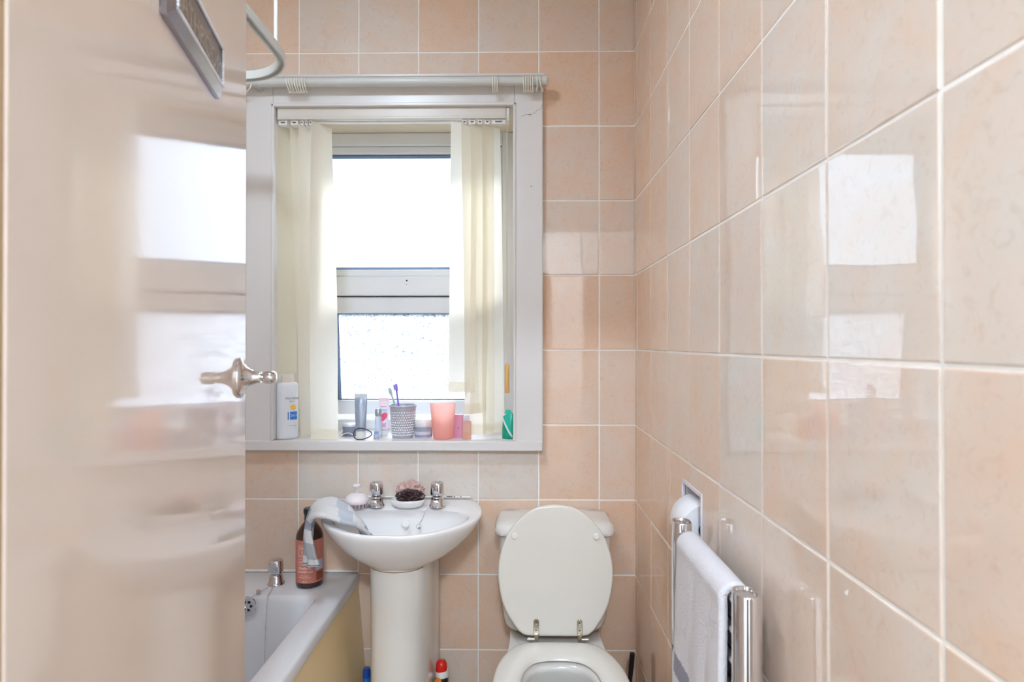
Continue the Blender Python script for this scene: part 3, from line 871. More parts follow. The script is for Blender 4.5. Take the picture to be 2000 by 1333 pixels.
def make_tap(name, label, loc, s_=1.0, rotz=0, spout=True, group=None):
    t = thing(name, label, 'tap', loc, (0, 0, R(rotz)), group)
    b = MB(); b.lathe([(r_*s_, z*s_) for r_, z in ((0, 0), (.0255, 0), (.026, .003), (.024, .006), (.021, .010), (.0195, .024), (.018, .029), (.014, .033), (0, .0335))], 32)
    if spout:
        for (x0, w_, h0) in ((0, .0125, .010),):
            rr = [[(px_*s_, y*s_, (h0 + pz)*s_) for px_, pz in rrect(-w_*k, w_*k, 0, .018*k2, .005)] for y, k, k2 in ((-.010, 1, 1), (-.025, 1, 1), (-.036, .95, .95), (-.039, .8, .8))]
            b.loft(rr)
    b.build('body', M['chrome'], t, smooth=50)
    b = MB(); b.lathe([(r_*s_, z*s_) for r_, z in ((0, .031), (.013, .031), (.013, .036), (0, .0365))], 20); b.build('collar', M['black'], t)
    prof_ = [(0, .0355), (.0185, .036), (.0222, .038), (.0230, .044), (.0216, .070), (.0206, .074), (.0165, .0765), (.0115, .0765), (.0105, .0755), (0, .0755)]
    n = 48; rws = []
    b = MB(); b.lathe([(r_*s_, z*s_) for r_, z in prof_], n)
    # four shallow finger flats round the head
    for v in b.v:
        a = math.atan2(v.y, v.x); k = 1 - .05*(0.5+0.5*math.cos(4*a))
        if v.z > .037*s_ and v.z < .0745*s_: v.x *= k; v.y *= k
    b.build('tap_head', M['chrome'], t, smooth=50)
    return t
make_tap('basin_tap', 'chrome basin tap beside the pink scalp brush', (-0.453, 1.868, 0.8002))
make_tap('basin_tap', 'chrome basin tap holding the plug chain', (-0.2605, 1.868, 0.8002))

# soap dish, two body puffs, scalp brush
dish = thing('soap_dish', 'small white oval soap dish between the basin taps', 'soap dish', (-0.354, 1.866, 0.8005))
b = MB(); b.lathe([(0, .004), (.036, .004), (.046, .010), (.0515, .022), (.0535, .0235), (.0545, .0225), (.0525, .014), (.046, .004), (.040, 0), (0, 0)], 40, sx=1.0, sy=.62)
b.build('bowl', M['ceramic'], dish, smooth=60)
def puff(name, label, loc, rad, sq, m, freq, seed, n=56):
    b = MB(); rows = []
    for i in range(n+1):
        ph = PI*i/n; row = []
        for k in range(2*n):
            a = 2*PI*k/(2*n); d = Vector((math.sin(ph)*math.cos(a), math.sin(ph)*math.sin(a), math.cos(ph)))
            q = d*freq + Vector((seed, seed*.7, 0))
            w_ = abs(noise.noise(q)) + .55*abs(noise.noise(q*2.1)) + .25*abs(noise.noise(q*4.3))
            rr = rad*(1.12 - .62*w_)
            row.append((d.x*rr*sq[0], d.y*rr*sq[1], d.z*rr*sq[2]))
        rows.append(row)
    b.loft(rows, cap0=False, cap1=False)
    o = b.build(name, m, None, loc, smooth=80)
    return tag(o, label, 'bath puff')
puff('body_puff', 'dark brown ruffled body puff lying in the white soap dish', (-0.3450, 1.862, 0.8325), .038, (1.22, .72, .58), mat('brown_netting', (62, 40, 42), 0.28, var=0.5, scale=70), 3.4, 3.1)
puff('body_puff', 'dusty pink ruffled body puff behind the soap dish', (-0.3560, 1.924, 0.835), .040, (1.15, .8, .86), mat('pink_netting', (206, 172, 164), 0.6, var=0.15, scale=60), 2.6, 9.7)

br = thing('scalp_brush', 'pale pink scalp massage brush with stubby teeth on the basin corner', 'brush', (-0.512, 1.857, 0.8005))
pk = mat('pale_pink_plastic', (230, 220, 222), 0.35, var=0.02)
b = MB(); b.lathe([(0, .014), (.036, .014), (.0385, .019), (.0375, .026), (.032, .034), (.022, .041), (.010, .0445), (0, .045)], 40); b.build('body', pk, br, smooth=60)
b = MB(); b.lathe([(0, .043), (.0045, .044), (.0040, .058), (.0070, .062), (.0130, .065), (.0135, .069), (.010, .073), (0, .0745)], 24, X=T((.002, -.004, 0))); b.build('grip', pk, br, smooth=60)
tm = mat('mauve_silicone', (186, 166, 172), 0.5)
for r_, n in ((.033, 18), (.021, 11), (.009, 5)):
    for k in range(n):
        a = 2*PI*k/n
        b = MB(); b.lathe([(0, 0), (.0018, .0006), (.0034, .014), (0, .015)], 10, X=T((r_*math.cos(a), r_*math.sin(a), 0)))
        b.build('tooth', tm, br)

# striped towel over the edge of the basin
ST = [((-.490, 1.775, .750), (-.430, 1.704, .742)), ((-.512, 1.796, .785), (-.446, 1.690, .760)), ((-.536, 1.810, .809), (-.466, 1.664, .786)), ((-.562, 1.822, .815), (-.496, 1.646, .803)),
      ((-.584, 1.828, .819), (-.530, 1.650, .813)), ((-.604, 1.822, .818), (-.560, 1.662, .813)), ((-.618, 1.812, .809), (-.582, 1.682, .805)), ((-.627, 1.800, .785), (-.593, 1.699, .780)),
      ((-.631, 1.792, .752), (-.592, 1.697, .750)), ((-.633, 1.786, .722), (-.587, 1.693, .724)), ((-.634, 1.782, .695), (-.581, 1.689, .702)), ((-.635, 1.780, .672), (-.577, 1.687, .686)), ((-.634, 1.779, .658), (-.577, 1.686, .677))]
A_ = spline([a for a, c in ST], 5); B_ = spline([c for a, c in ST], 5)
rows = []; NW = 26
for i, (a, c) in enumerate(zip(A_, B_)):
    t = i/(len(A_)-1); row = []
    nrm_ = (c-a).cross(A_[min(i+1, len(A_)-1)] - A_[max(i-1, 0)]).normalized()
    if nrm_.z < 0 and t < .5 or nrm_.x > 0 and t >= .5: nrm_ = -nrm_
    for k in range(NW+1):
        u = k/NW
        amp = .0065 + .0060*max(0, t-.35)
        fold = amp*math.sin(2*PI*2.3*u + 3.0*t) + .006*noise.noise(Vector((u*4, t*5, 2)))
        row.append(a.lerp(c, u) + nrm_*(fold + .010))
    rows.append(row)
b = MB(); b.grid(rows)
ht = b.build('hand_towel', terry_mat('striped_terry', (226, 225, 226), [(-1, 2, .00, .08, (166, 174, 194)), (-1, 2, .17, .27, (192, 197, 206)), (-1, 2, .53, .60, (164, 170, 190)), (-1, 2, .70, .86, (174, 175, 179)), (-1, 2, .945, .975, (136, 140, 152))]), smooth=80, solid=.009, fix=False)
uvl = ht.data.uv_layers.new(name='weave'); nr, nc = len(rows), NW+1
for lp in ht.data.loops:
    i, k = divmod(lp.vertex_index, nc); uvl.data[lp.index].uv = (k/NW, i/(nr-1))
tag(ht, 'grey and white striped hand towel slung over the edge of the basin', 'towel')

# ------------------------------------------------------------------ bath
bath = thing('bathtub', 'white bathtub with cream side panel along the wall behind the door', 'bath', (0, 0, 0))
BX0, BX1, BY0, BY1 = XL+.004, -0.5365, 0.42, YB-.004
def br_(x0, x1, y0, y1, r_, z): return [(x, y, z) for x, y in rrect(x0, x1, y0, y1, r_, 7)]
ix0, ix1, iy0, iy1 = BX0+.075, -0.612, BY0+.09, 1.792
rings = [br_(BX0, BX1, BY0, BY1, .004, .516), br_(BX0, BX1, BY0, BY1, .004, .541), br_(BX0+.003, BX1-.003, BY0+.003, BY1-.003, .005, .547), br_(BX0+.009, BX1-.009, BY0+.009, BY1-.009, .008, .5500)]
rings += [br_(ix0-.006, ix1+.006, iy0-.006, iy1+.006, .034, .5495), br_(ix0, ix1, iy0, iy1, .030, .5465), br_(ix0+.006, ix1-.006, iy0+.010, iy1-.005, .034, .5300)]
rings += [br_(ix0+.03, ix1-.03, iy0+.06, iy1-.022, .07, .40), br_(ix0+.05, ix1-.05, iy0+.12, iy1-.042, .09, .22), br_(ix0+.07, ix1-.07, iy0+.16, iy1-.065, .10, .165), br_(ix0+.12, ix1-.12, iy0+.22, iy1-.12, .10, .150)]
b = MB(); b.loft(rings, cap0=False)
b.build('tub', M['acrylic'], bath, smooth=60)
b = MB()
b.loft([[(-0.552, BY0, .519), (-0.5405, BY0, .519), (-0.498, BY0, .0), (-0.520, BY0, .0)], [(-0.552, BY1, .519), (-0.5405, BY1, .519), (-0.498, BY1, .0), (-0.520, BY1, .0)]])
b.build('side_panel', M['panel'], bath, bevel=.001, smooth=0)
for y_ in (BY0+.30, BY1-.35):
    b = MB(); b.box((-1.12, y_, .0), (-.74, y_+.06, .150)); b.build('cradle', M['raw_wood'], bath, smooth=0)
b = MB(); OVX = T((-.8195, 1.7780, .524)) @ RX(83)
b.lathe([(0, 0), (.027, 0), (.029, .003), (.027, .006), (.0195, .0065), (.018, .003), (0, .003)], 36, X=OVX)
for k in range(6):
    a = 2*PI*k/6; b.box((-.0018, .006, .003), (.0018, .0185, .0058), 0, OVX @ RZ(60*k))
b.build('overflow_grille', M['chrome'], bath)
b = MB()
for k in range(6):
    b.lathe([(0, .0028), (.0042, .0028), (.0042, .0036), (0, .0036)], 10, 0, OVX @ RZ(60*k+30) @ T((0, .0125, 0)))
b.build('overflow_hole', M['dark'], bath)
b = MB()
ch = spline([(-.812, 1.773, .545), (-.803, 1.784, .552), (-.794, 1.800, .554), (-.782, 1.832, .556)], 8)
b.tube(ch, .0009, 6)
ch2 = spline([(-.767, 1.838, .568), (-.764, 1.822, .556), (-.762, 1.796, .552), (-.761, 1.780, .535), (-.757, 1.755, .40), (-.753, 1.735, .25), (-.775, 1.690, .168)], 9)
b.tube(ch2, .0009, 6)
for i, p in enumerate(ch2[::2] + ch[::2]): b.lathe([(0, -.002), (.0016, -.001), (.0016, .001), (0, .002)], 6, X=T(p))
b.lathe([(0, 0), (.007, .001), (.007, .010), (0, .011)], 12, X=T((-.795, 1.798, .553)))
b.build('plug_chain', M['chrome'], bath)
make_tap('bath_tap', 'chrome bath tap on the tub deck beside the shampoo', (-0.7735, 1.876, 0.5502), 1.02, 0, False)
b = MB(); b.box((BX0, YB-.006, .548), (BX1, YB-.0005, .556))
struct(b.build('trim_4', M['grout'], bevel=.002), 'white sealant strip between bath and tiles', 'sealant')

sh = thing('shampoo_bottle', 'tall dark brown shampoo bottle with black cap on the bath corner', 'bottle', (-0.6665, 1.876, 0.5504), (0, 0, R(14)))
brn = mat('brown_translucent_plastic', (58, 34, 30), 0.14, var=0.1, coat=.4)
b = MB(); b.lathe([(0, 0), (.036, 0), (.0405, .003), (.0415, .008), (.0415, .152), (.0405, .160), (.036, .172), (.026, .188), (.0175, .198), (.0150, .203), (.0150, .214), (0, .214)], 48); b.build('body', brn, sh, smooth=50)
b = MB(); b.lathe([(0, .204), (.0165, .204), (.0165, .222), (.0190, .225), (.0195, .237), (.0175, .241), (0, .2415)], 32); b.build('cap', M['black'], sh, smooth=50)
lab = mat('coral_paper_label', (198, 122, 106), 0.45, var=0.10, scale=25)
def patch(R_, a0, a1, z0, z1, n=24, thick=.0004):
    rows = [[(R_*math.sin(R(a0+(a1-a0)*k/n)), -R_*math.cos(R(a0+(a1-a0)*k/n)), z) for k in range(n+1)] for z in (z0, z1)]
    inn = [[(x*(1-thick/R_*2), y*(1-thick/R_*2), z) for x, y, z in r_] for r_ in rows]
    bb = MB(); bb.loft([rows[0]+inn[0][::-1], rows[1]+inn[1][::-1]]); return bb
patch(.0419, -110, 110, .018, .150).build('label', lab, sh, smooth=50)
wt_ = mat('cream_print', (240, 226, 214), 0.6)
for s_, size, z, sx in (('DEAD', .0125, .1255, 1.0), ('SEA', .0125, .1135, 1.1), ('COLLECTION', .0052, .1045, .9), ('COCONUT', .0085, .083, 1.0), ('MINERAL', .0100, .0640, 1.05), ('SHAMPOO', .0100, .0530, 1.05), ('with natural', .0052, .0420, 1.0), ('Dead Sea minerals', .0052, .0360, 1.0), ('500 ml', .0055, .0235, 1.0)):
    text('print', s_, size, wt_, sh, RZ(-16) @ T((0, 0, z)), .0001, bend=.0421, sx=sx)
b = MB()
for (a0, a1, z0, z1) in ((-44, 12, .134, .135), (-44, 12, .0995, .1005), (-44, -42.5, .0995, .135), (10.5, 12, .0995, .135), (-46, 14, .0745, .0752), (-46, 14, .0915, .0922)):
    bb = patch(.0421, a0, a1, z0, z1, 14); b.add(bb.v, bb.f)
b.build('print', wt_, sh, smooth=0)
bb = patch(.0420, 30, 72, .055, .086, 12); bb.build('print', mat('pale_blue_print', (186, 190, 214), 0.5), sh, smooth=50)
bb = patch(.0420, 34, 80, .024, .050, 12); bb.build('print', mat('coconut_print', (150, 74, 44), 0.5, var=.4, scale=60), sh, smooth=50)

# ------------------------------------------------------------------ toilet
TX = 0.106
wc = thing('toilet', 'white close coupled toilet with its lid raised against the cistern', 'toilet', (TX, 0, 0))
def rr3(hw, y0, y1, r_, z, n=7): return [(x, y, z) for x, y in rrect(-hw, hw, y0, y1, r_, n)]
b = MB()
b.loft([rr3(.118, 1.835, 1.972, .03, .4285), rr3(.140, 1.818, 1.975, .035, .434), rr3(.152, 1.808, 1.976, .035, .450), rr3(.158, 1.803, 1.976, .035, .480), rr3(.165, 1.803, 1.976, .035, .60), rr3(.1735, 1.803, 1.976, .035, .728)])
b.build('cistern', M['ceramic_warm'], wc, smooth=50)
b = MB()
b.loft([rr3(.180, 1.798, 1.979, .035, .7275), rr3(.184, 1.7935, 1.980, .038, .731), rr3(.1845, 1.793, 1.980, .038, .742), rr3(.178, 1.799, 1.979, .036, .757), rr3(.168, 1.808, 1.975, .034, .764), rr3(.12, 1.84, 1.95, .03, .766)])
b.build('cistern_lid', M['ceramic_warm'], wc, smooth=50)
seat_half = [(0, -.425), (.06, -.418), (.115, -.385), (.155, -.32), (.174, -.245), (.177, -.195), (.168, -.125), (.148, -.065), (.118, -.020), (.08, -.003), (.03, 0), (0, 0)]
hole_half = [(0, -.365), (.05, -.355), (.085, -.315), (.102, -.255), (.105, -.21), (.095, -.150), (.072, -.108), (.04, -.092), (0, -.088)]
SO = smooth_outline(mirror_outline(seat_half)); SI = smooth_outline(mirror_outline(hole_half))
N = 96
so = radial(SO, 0, -.22, N); si = radial(SI, 0, -.22, N)
SY = 1.738
def sring(t, z): return [(a[0]*(1-t)+c[0]*t, SY + a[1]*(1-t)+c[1]*t, z) for a, c in zip(so, si)]
b = MB(); b.loft([sring(0.0, .430), sring(0.0, .438), sring(.04, .443), sring(.14, .4465), sring(.5, .4480), sring(.86, .4450), sring(.97, .440), sring(1.0, .434), sring(.96, .430)], loop=True)
b.build('seat', M['seat'], wc, smooth=60)
pan_half = [(0, -.415), (.06, -.408), (.112, -.376), (.150, -.315), (.168, -.245), (.171, -.195), (.164, -.125), (.150, -.06), (.142, 0), (.138, .06), (.13, .115), (0, .115)]
po = radial(smooth_outline(mirror_outline(pan_half)), 0, -.22, N)
pi_ = [(x*.97, y) for x, y in si]
def pr(ring, s_, z, cy=-.22, dy=0): return [(x*s_, SY + cy + (y-cy)*s_ + dy, z) for x, y in ring]
rings = [pr(po, .62, 0, dy=.03), pr(po, .62, .05, dy=.03), pr(po, .64, .12, dy=.03), pr(po, .74, .22, dy=.02), pr(po, .90, .33, dy=.005), pr(po, .985, .385), pr(po, 1.0, .40), pr(po, 1.0, .418), pr(po, .985, .4255)]
rings += [[(a[0]*(1-t)+c[0]*t, SY + a[1]*(1-t)+c[1]*t, z) for a, c in zip(po, pi_)] for t, z in ((.5, .427), (.9, .426), (1.0, .419), (1.02, .405))]
rings += [pr(pi_, s_, z, dy=dy) for s_, z, dy in ((1.06, .385, 0), (1.02, .33, 0), (.88, .27, .005), (.66, .225, .012), (.52, .20, .02), (.40, .17, .03), (.2, .15, .03))]
b = MB(); b.loft(rings)
b.build('pan', M['ceramic_warm'], wc, smooth=60)
b = MB(); b.loft([[(x*.55, SY -.22+.012 + (y+.22)*.55, z) for x, y in pi_] for z in (.2045, .2055)]); b.build('water', M['water'], wc)
# raised cover, tilted back on the cistern
cov_half = [(0, 0), (.070, .0005), (.102, .008), (.129, .0406), (.1525, .083), (.1645, .126), (.1705, .175), (.1685, .215), (.159, .254), (.141, .297), (.108, .339), (.066, .369), (.033, .379), (0, .382)]
co_ = smooth_outline(mirror_outline(cov_half))
cr = radial(co_, 0, .20, N)
cov = bpy.data.objects.new('lid', None); C.objects.link(cov); cov.parent = wc
cov.location = (-.001, 1.757, .448); cov.rotation_euler = (R(-3.2), 0, 0)
def cring(s_, y): return [(x*s_, y, .20 + (z-.20)*s_) for x, z in cr]
b = MB(); b.loft([cring(.985, .018), cring(1.0, .014), cring(1.0, .004), cring(.985, 0.0005), cring(.96, 0)])
b.build('cover', M['seat'], cov, smooth=50)
for x in (-.1215, .1215):
    b = MB(); b.lathe([(0, 0), (.0098, 0), (.0092, .005), (.0072, .007), (0, .0075)], 20, X=T((x, .0002, .291)) @ RX(90)); b.build('bumper', M['white_plastic'], cov)
for x, sd in ((-.059, -1), (.069, 1)):
    h = bpy.data.objects.new('hinge', None); C.objects.link(h); h.parent = wc; h.location = (x, 1.756, .440)
    b = MB(); pl = [(px_, pz) for px_, pz in rrect(-.0080, .0080, .010, .060, .0078, 5)]
    b.loft([[(x_, -.0015, z_) for x_, z_ in pl], [(x_, -.0045, z_) for x_, z_ in pl]], X=RX(-3))
    b.box((-.0062, -.006, -.004), (.0062, .004, .018))
    b.build('plate', M['worn_chrome'], h, bevel=.001)
    b = MB()
    for z_ in (.026, .048): b.lathe([(0, 0), (.0028, 0), (.0022, .0012), (0, .0014)], 10, X=T((0, -.0052-.001*(z_/.04), z_)) @ RX(90))
    b.build('screw', M['chrome'], h)
    b = MB(); b.lathe([(0, -.004), (.0058, -.004), (.0058, .006), (.0048, .007), (.0048, .012), (.0058, .013), (.0058, .023), (0, .0235)], 16, X=T((sd*.002, 0, .001)) @ RY(90*sd))
    b.box((sd*.012-.005, -.004, -.013), (sd*.012+.005, .004, .0))
    b.build('barrel', M['chrome'], h)

# toilet brush in the corner
tb = thing('toilet_brush', 'black toilet brush handle poking up in the corner beside the toilet', 'toilet brush', (0.330, 1.895, 0.0))
b = MB(); b.lathe([(0, 0), (.040, 0), (.042, .01), (.038, .13), (.040, .135), (.036, .135), (.034, .02), (0, .02)], 28); b.build('holder', M['black'], tb)
HT = T((0, 0, .03)) @ RX(6) @ RY(3.5)
b = MB(); b.tube([HT @ Vector((0, 0, z)) for z in (0, .10, .15, .26, .275, .318)], [.006, .006, .005, .0072, .0082, .0078], 14); b.build('handle', M['black'], tb)
b = MB(); b.lathe([(0, .0), (.022, .0), (.026, .02), (.026, .07), (.015, .085), (0, .086)], 20, X=HT); b.build('brush_head', M['white_plastic'], tb)

# cleaning bottles on the floor either side of the pedestal
cb = thing('cleaner_bottle', 'red capped black cleaner bottle on the floor between basin and toilet', 'bottle', (-0.2450, 1.865, 0.0))
b = MB(); b.lathe([(0, 0), (.019, 0), (.0205, .004), (.0205, .20), (.0200, .250), (.0195, .266), (.0185, .272), (0, .272)], 32, sx=1, sy=1.4); b.build('body', M['black'], cb, smooth=50)
b = MB(); b.lathe([(0, .270), (.0208, .270), (.0210, .278), (.0200, .286), (.018, .290), (0, .290)], 28); b.build('collar', M['white_plastic'], cb, smooth=50)
b = MB(); b.lathe([(0, .286), (.0175, .286), (.0182, .292), (.0172, .308), (.0135, .317), (.006, .3205), (0, .321)], 28, X=T((-.002, 0, 0))); b.build('cap', mat('red_cap', (212, 34, 24), 0.25), cb, smooth=50)
b = MB(); b.lathe([(0, 0), (.011, 0), (.012, .008), (.010, .020), (0, .024)], 20, X=T((-.009, -.022, .252)) @ RX(20)); b.build('spout_flap', mat('orange_plastic', (236, 136, 40), 0.3), cb, smooth=50)
cb = thing('cleaner_bottle', 'blue bottle on the floor between bath panel and pedestal', 'bottle', (-0.4735, 1.832, 0.0))
blu = mat('blue_plastic', (20, 108, 190), 0.3)
b = MB(); b.lathe([(0, 0), (.020, 0), (.0215, .004), (.0215, .19), (.017, .23), (.0125, .25), (.0115, .285), (0, .286)], 28); b.build('body', blu, cb, smooth=50)
b = MB(); b.lathe([(0, .284), (.0122, .284), (.0118, .304), (.0095, .3115), (0, .312)], 24, X=T((0, 0, 0))); b.build('cap', mat('deep_blue_cap', (16, 70, 160), 0.3), cb, smooth=50)

# ------------------------------------------------------------------ paper niche and roll
ni = thing('toilet_roll_holder', 'white recessed toilet roll niche set in the tiles above the towel rail', 'toilet roll holder', (XR, (NY0+NY1)/2, (NZ0+NZ1)/2))
hy, hz = (NY1-NY0)/2, (NZ1-NZ0)/2
b = MB(); b.box((.002, -hy, -hz), (.105, -hy+.004, hz)); b.box((.002, hy-.004, -hz), (.105, hy, hz)); b.box((.002, -hy, -hz), (.105, hy, -hz+.004)); b.box((.002, -hy, hz-.004), (.105, hy, hz)); b.box((.100, -hy, -hz), (.105, hy, hz))
for (a, c) in (((-.0035, -hy-.004, -hz-.004), (.004, -hy+.006, hz+.004)), ((-.0035, hy-.006, -hz-.004), (.004, hy+.004, hz+.004)), ((-.0035, -hy, hz-.006), (.004, hy, hz+.004)), ((-.0035, -hy, -hz-.004), (.004, hy, -hz+.006))): b.box(a, c)
b.build('recess', M['lilac_ceramic'], ni, bevel=.0015)
b = MB(); b.lathe([(0, -hy+.004), (.0075, -hy+.004), (.0075, hy-.004), (0, hy-.004)], 16, X=T((.020, 0, .0025)) @ RX(-90)); b.build('spindle', M['white_plastic'], ni)
rl = thing('toilet_roll', 'white toilet paper roll in the wall niche behind the towel rail', 'toilet roll', (XR+.0200, 1.334, .9092))
b = MB(); b.lathe([(.0195, -.048), (.055, -.048), (.0565, -.046), (.0565, .046), (.055, .048), (.0195, .048), (.0195, -.048)], 48, X=RX(-90)); b.build('paper', M['paper'], rl, smooth=50)
b = MB(); b.lathe([(.0178, -.0482), (.0195, -.0482), (.0195, .0482), (.0178, .0482), (.0178, -.0482)], 32, X=RX(-90)); b.build('core', M['card'], rl, smooth=50)

# ------------------------------------------------------------------ heated towel rail and towel
tr = thing('towel_rail', 'chrome ladder towel rail on the tiled wall beside the toilet roll', 'towel rail', (0.335, 0, 0))
RZ0, RZ1, PY0, PY1 = .22, .943, .887, 1.241
def dsec(z, k=1.0): return [(math.copysign(abs(math.cos(a))**.75, math.cos(a))*.0190*k, math.copysign(abs(math.sin(a))**.75, math.sin(a))*.0240*k, z) for a in [2*PI*i/32 for i in range(32)]]
for y in (PY0, PY1):
    b = MB(); b.loft([dsec(RZ0, .96), dsec(RZ0+.002), dsec(RZ1-.002), dsec(RZ1, .95), dsec(RZ1, .80), dsec(RZ1-.004, .74)], X=T((0, y, 0)))
    b.build('post', M['chrome'], tr, smooth=50)
z = .917; k = 0
while z > RZ0 + .02:
    b = MB(); b.lathe([(0, PY0+.012), (.0105, PY0+.012), (.0105, PY1-.012), (0, PY1-.012)], 18, X=T((-.002, 0, z)) @ RX(-90)); b.build('rung', M['chrome'], tr, smooth=50)
    k += 1; z -= .047 if k % 4 else .094
for y in (PY0, PY1):
    for z in (.62, .30):
        b = MB(); b.lathe([(0, .010), (.009, .010), (.009, .036), (.016, .037), (.016, .0462), (0, .0462)], 18, X=T((0, y, z)) @ RY(90)); b.build('wall_bracket', M['chrome'], tr)

# towel over the top rung: a thick folded sheet
rows = []; TY0, TY1 = .926, 1.178; NYT = 44
sec = []   # centreline of the sheet in x-z: front hem, up, over the rung, down behind
front = [(-.0205, .36), (-.0225, .45), (-.0225, .55), (-.0215, .65), (-.0205, .75), (-.0195, .84), (-.0190, .895)]
arc = [(-.002 - .0180*math.cos(R(a)), .917 + .0180*math.sin(R(a))) for a in range(0, 181, 15)]
back = [(.0165, .88), (.0165, .80), (.0165, .70), (.0165, .60)]
sec = spline([(x, 0, z) for x, z in front + arc + back], 4)
L = [0]
for p, q in zip(sec, sec[1:]): L.append(L[-1] + (q-p).length)
for i, p in enumerate(sec):
    row = []; a = sec[max(i-1, 0)]; c = sec[min(i+1, len(sec)-1)]; t = (c-a).normalized(); n_ = Vector((-t.z, 0, t.x))
    fr_ = max(0, min(1, (.93-p.z)/.35)) if p.x < -.002 else 0
    for k in range(NYT+1):
        u = k/NYT; y = TY0 + (TY1-TY0)*u
        wv = .0030*math.sin(u*9 + p.z*5)*(.25+fr_) + .0035*noise.noise(Vector((u*4, p.z*6, 1.0)))*(.4+fr_)
        bulge = -.009*fr_*u
        edge = .010*fr_*(1-u)*math.sin(p.z*9)
        row.append((p.x + n_.x*0 - abs(wv)*(1 if p.x < -.002 else 0) + bulge, y + edge*.4, p.z + wv*.2))
    rows.append(row)
b = MB(); b.grid(rows)
tw = b.build('bath_towel', terry_mat('white_terry', (225, 222, 226), [(.60, .97, .335, .375, (150, 150, 162)), (.55, .60, .0, .350, (176, 176, 190)), (.95, 1.02, .0, .285, (86, 112, 170))], bscale=260, bump=.6), smooth=80, solid=.013, fix=False)
tw.location = (0.335, 0, 0)
uvl = tw.data.uv_layers.new(name='weave'); nr, nc = len(rows), NYT+1
for lp in tw.data.loops:
    i, k = divmod(lp.vertex_index, nc); uvl.data[lp.index].uv = (k/NYT, L[i]/L[-1])
tag(tw, 'white bath towel with grey woven motif hung on the chrome towel rail', 'towel')

# ------------------------------------------------------------------ things on the window sill
SZ = 0.9912
bt = thing('shampoo_bottle', 'tall white shampoo bottle with blue label at the door end of the sill', 'bottle', (-0.7875, 2.000, SZ), (0, 0, R(34)))
wp = mat('pearl_white_plastic', (226, 228, 236), 0.22, var=.015)
def oval(hx, hy_, z, p=.8, n=40): return [(math.copysign(abs(math.cos(2*PI*i/n))**p, math.cos(2*PI*i/n))*hx, math.copysign(abs(math.sin(2*PI*i/n))**p, math.sin(2*PI*i/n))*hy_, z) for i in range(n)]
b = MB(); b.loft([oval(.031, .020, 0), oval(.0345, .0235, .003), oval(.0350, .0240, .010), oval(.0350, .0240, .150), oval(.0345, .0235, .178), oval(.0325, .0225, .187), oval(.026, .019, .1905)]); b.build('body', wp, bt, smooth=50)
b = MB(); b.lathe([(0, .190), (.0215, .190), (.0215, .199), (.0210, .212), (.0195, .2165), (0, .217)], 32, sy=.85); b.build('cap', mat('translucent_white_cap', (222, 214, 204), 0.3), bt, smooth=50)
fX = T((.004, -.0243, 0)) @ FACE
text('print', 'PANTENE', .0105, M['gasket'], bt, T((.010, -.0242, .137)) @ FACE, .0001)
text('print', 'PRO-V', .0060, M['gasket'], bt, T((.010, -.0242, .127)) @ FACE, .0001)
b = MB(); b.lathe([(0, 0), (.0085, 0), (.0085, .0005), (0, .0005)], 24, X=T((.013, -.0240, .108)) @ RX(90)); b.build('print', mat('yellow_print', (244, 186, 60), 0.4), bt)
lbl = mat('blue_print', (40, 120, 206), 0.4)
b = MB(); b.box((-.004, -.0246, .066), (-.0005, -.0238, .092)); b.box((.0035, -.0246, .066), (.0265, -.0238, .093)); b.build('print', lbl, bt, smooth=0)
text('print', '2in1', .012, M['white_plastic'], bt, T((.0155, -.0247, .080)) @ FACE, .0001)
text('print', 'smooth & sleek', .0040, M['gasket'], bt, T((.012, -.0242, .046)) @ FACE, .0001)

tin = thing('round_tin', 'small round grey tin with white bands at the sill beside the slats', 'tin', (-0.5930, 2.078, SZ))
b = MB(); b.lathe([(0, 0), (.0285, 0), (.0300, .002), (.0300, .033), (0, .033)], 40); b.build('body', mat('slate_tin', (128, 132, 150), 0.35, 0.2, var=.08), tin, smooth=50)
b = MB(); b.lathe([(0, .033), (.0305, .033), (.0308, .040), (.0295, .0415), (0, .0415)], 40); b.build('lid', mat('pale_tin_lid', (205, 208, 214), 0.3, .3), tin, smooth=50)
hb = MB(); hb.tube(spline([(-.026, 0, .033), (-.018, 0, .018), (-.027, 0, .002), (-.010, 0, .010), (.006, 0, .012), (.022, 0, .004)], 6), .0014, 6)
tag(hb.build('elastic_band', M['white_plastic'], None, (-0.5960, 2.0420, SZ+.0006), (R(-12), 0, 0)), 'crooked thin white band leaning on the grey tin', 'elastic band')

tp = thing('toothpaste_tube', 'grey squeezed toothpaste tube standing on its cap on the sill', 'toothpaste tube', (-0.5400, 2.008, SZ), (0, 0, R(4)))
rings = []
for z, hx, hy_ in ((.026, .0165, .0165), (.034, .0175, .016), (.06, .0185, .0125), (.09, .0195, .009), (.115, .0202, .0055), (.136, .0208, .0022), (.139, .0208, .0012)):
    rings.append([(x*(1+.03*noise.noise(Vector((x*80, z*60, 0)))), y + .0045*noise.noise(Vector((x*70, z*45, 4)))*min(1, (z-.02)*20)*(1 if z < .13 else .2), z) for x, y, z in oval(hx, hy_, z, 1.0, 36)])
b = MB(); b.loft(rings); b.build('body', mat('silver_grey_tube', (158, 168, 186), 0.28, 0.25, var=.14, scale=24), tp, smooth=60)
b = MB(); b.box((-.0212, -.0011, .137), (.0212, .0011, .1505)); b.build('crimp', mat('pale_crimp', (206, 212, 214), 0.4), tp)
b = MB(); b.lathe([(0, 0), (.0160, 0), (.0166, .002), (.0160, .022), (.014, .027), (0, .0275)], 30); b.build('cap', M['white_plastic'], tp, smooth=50)
b = MB()
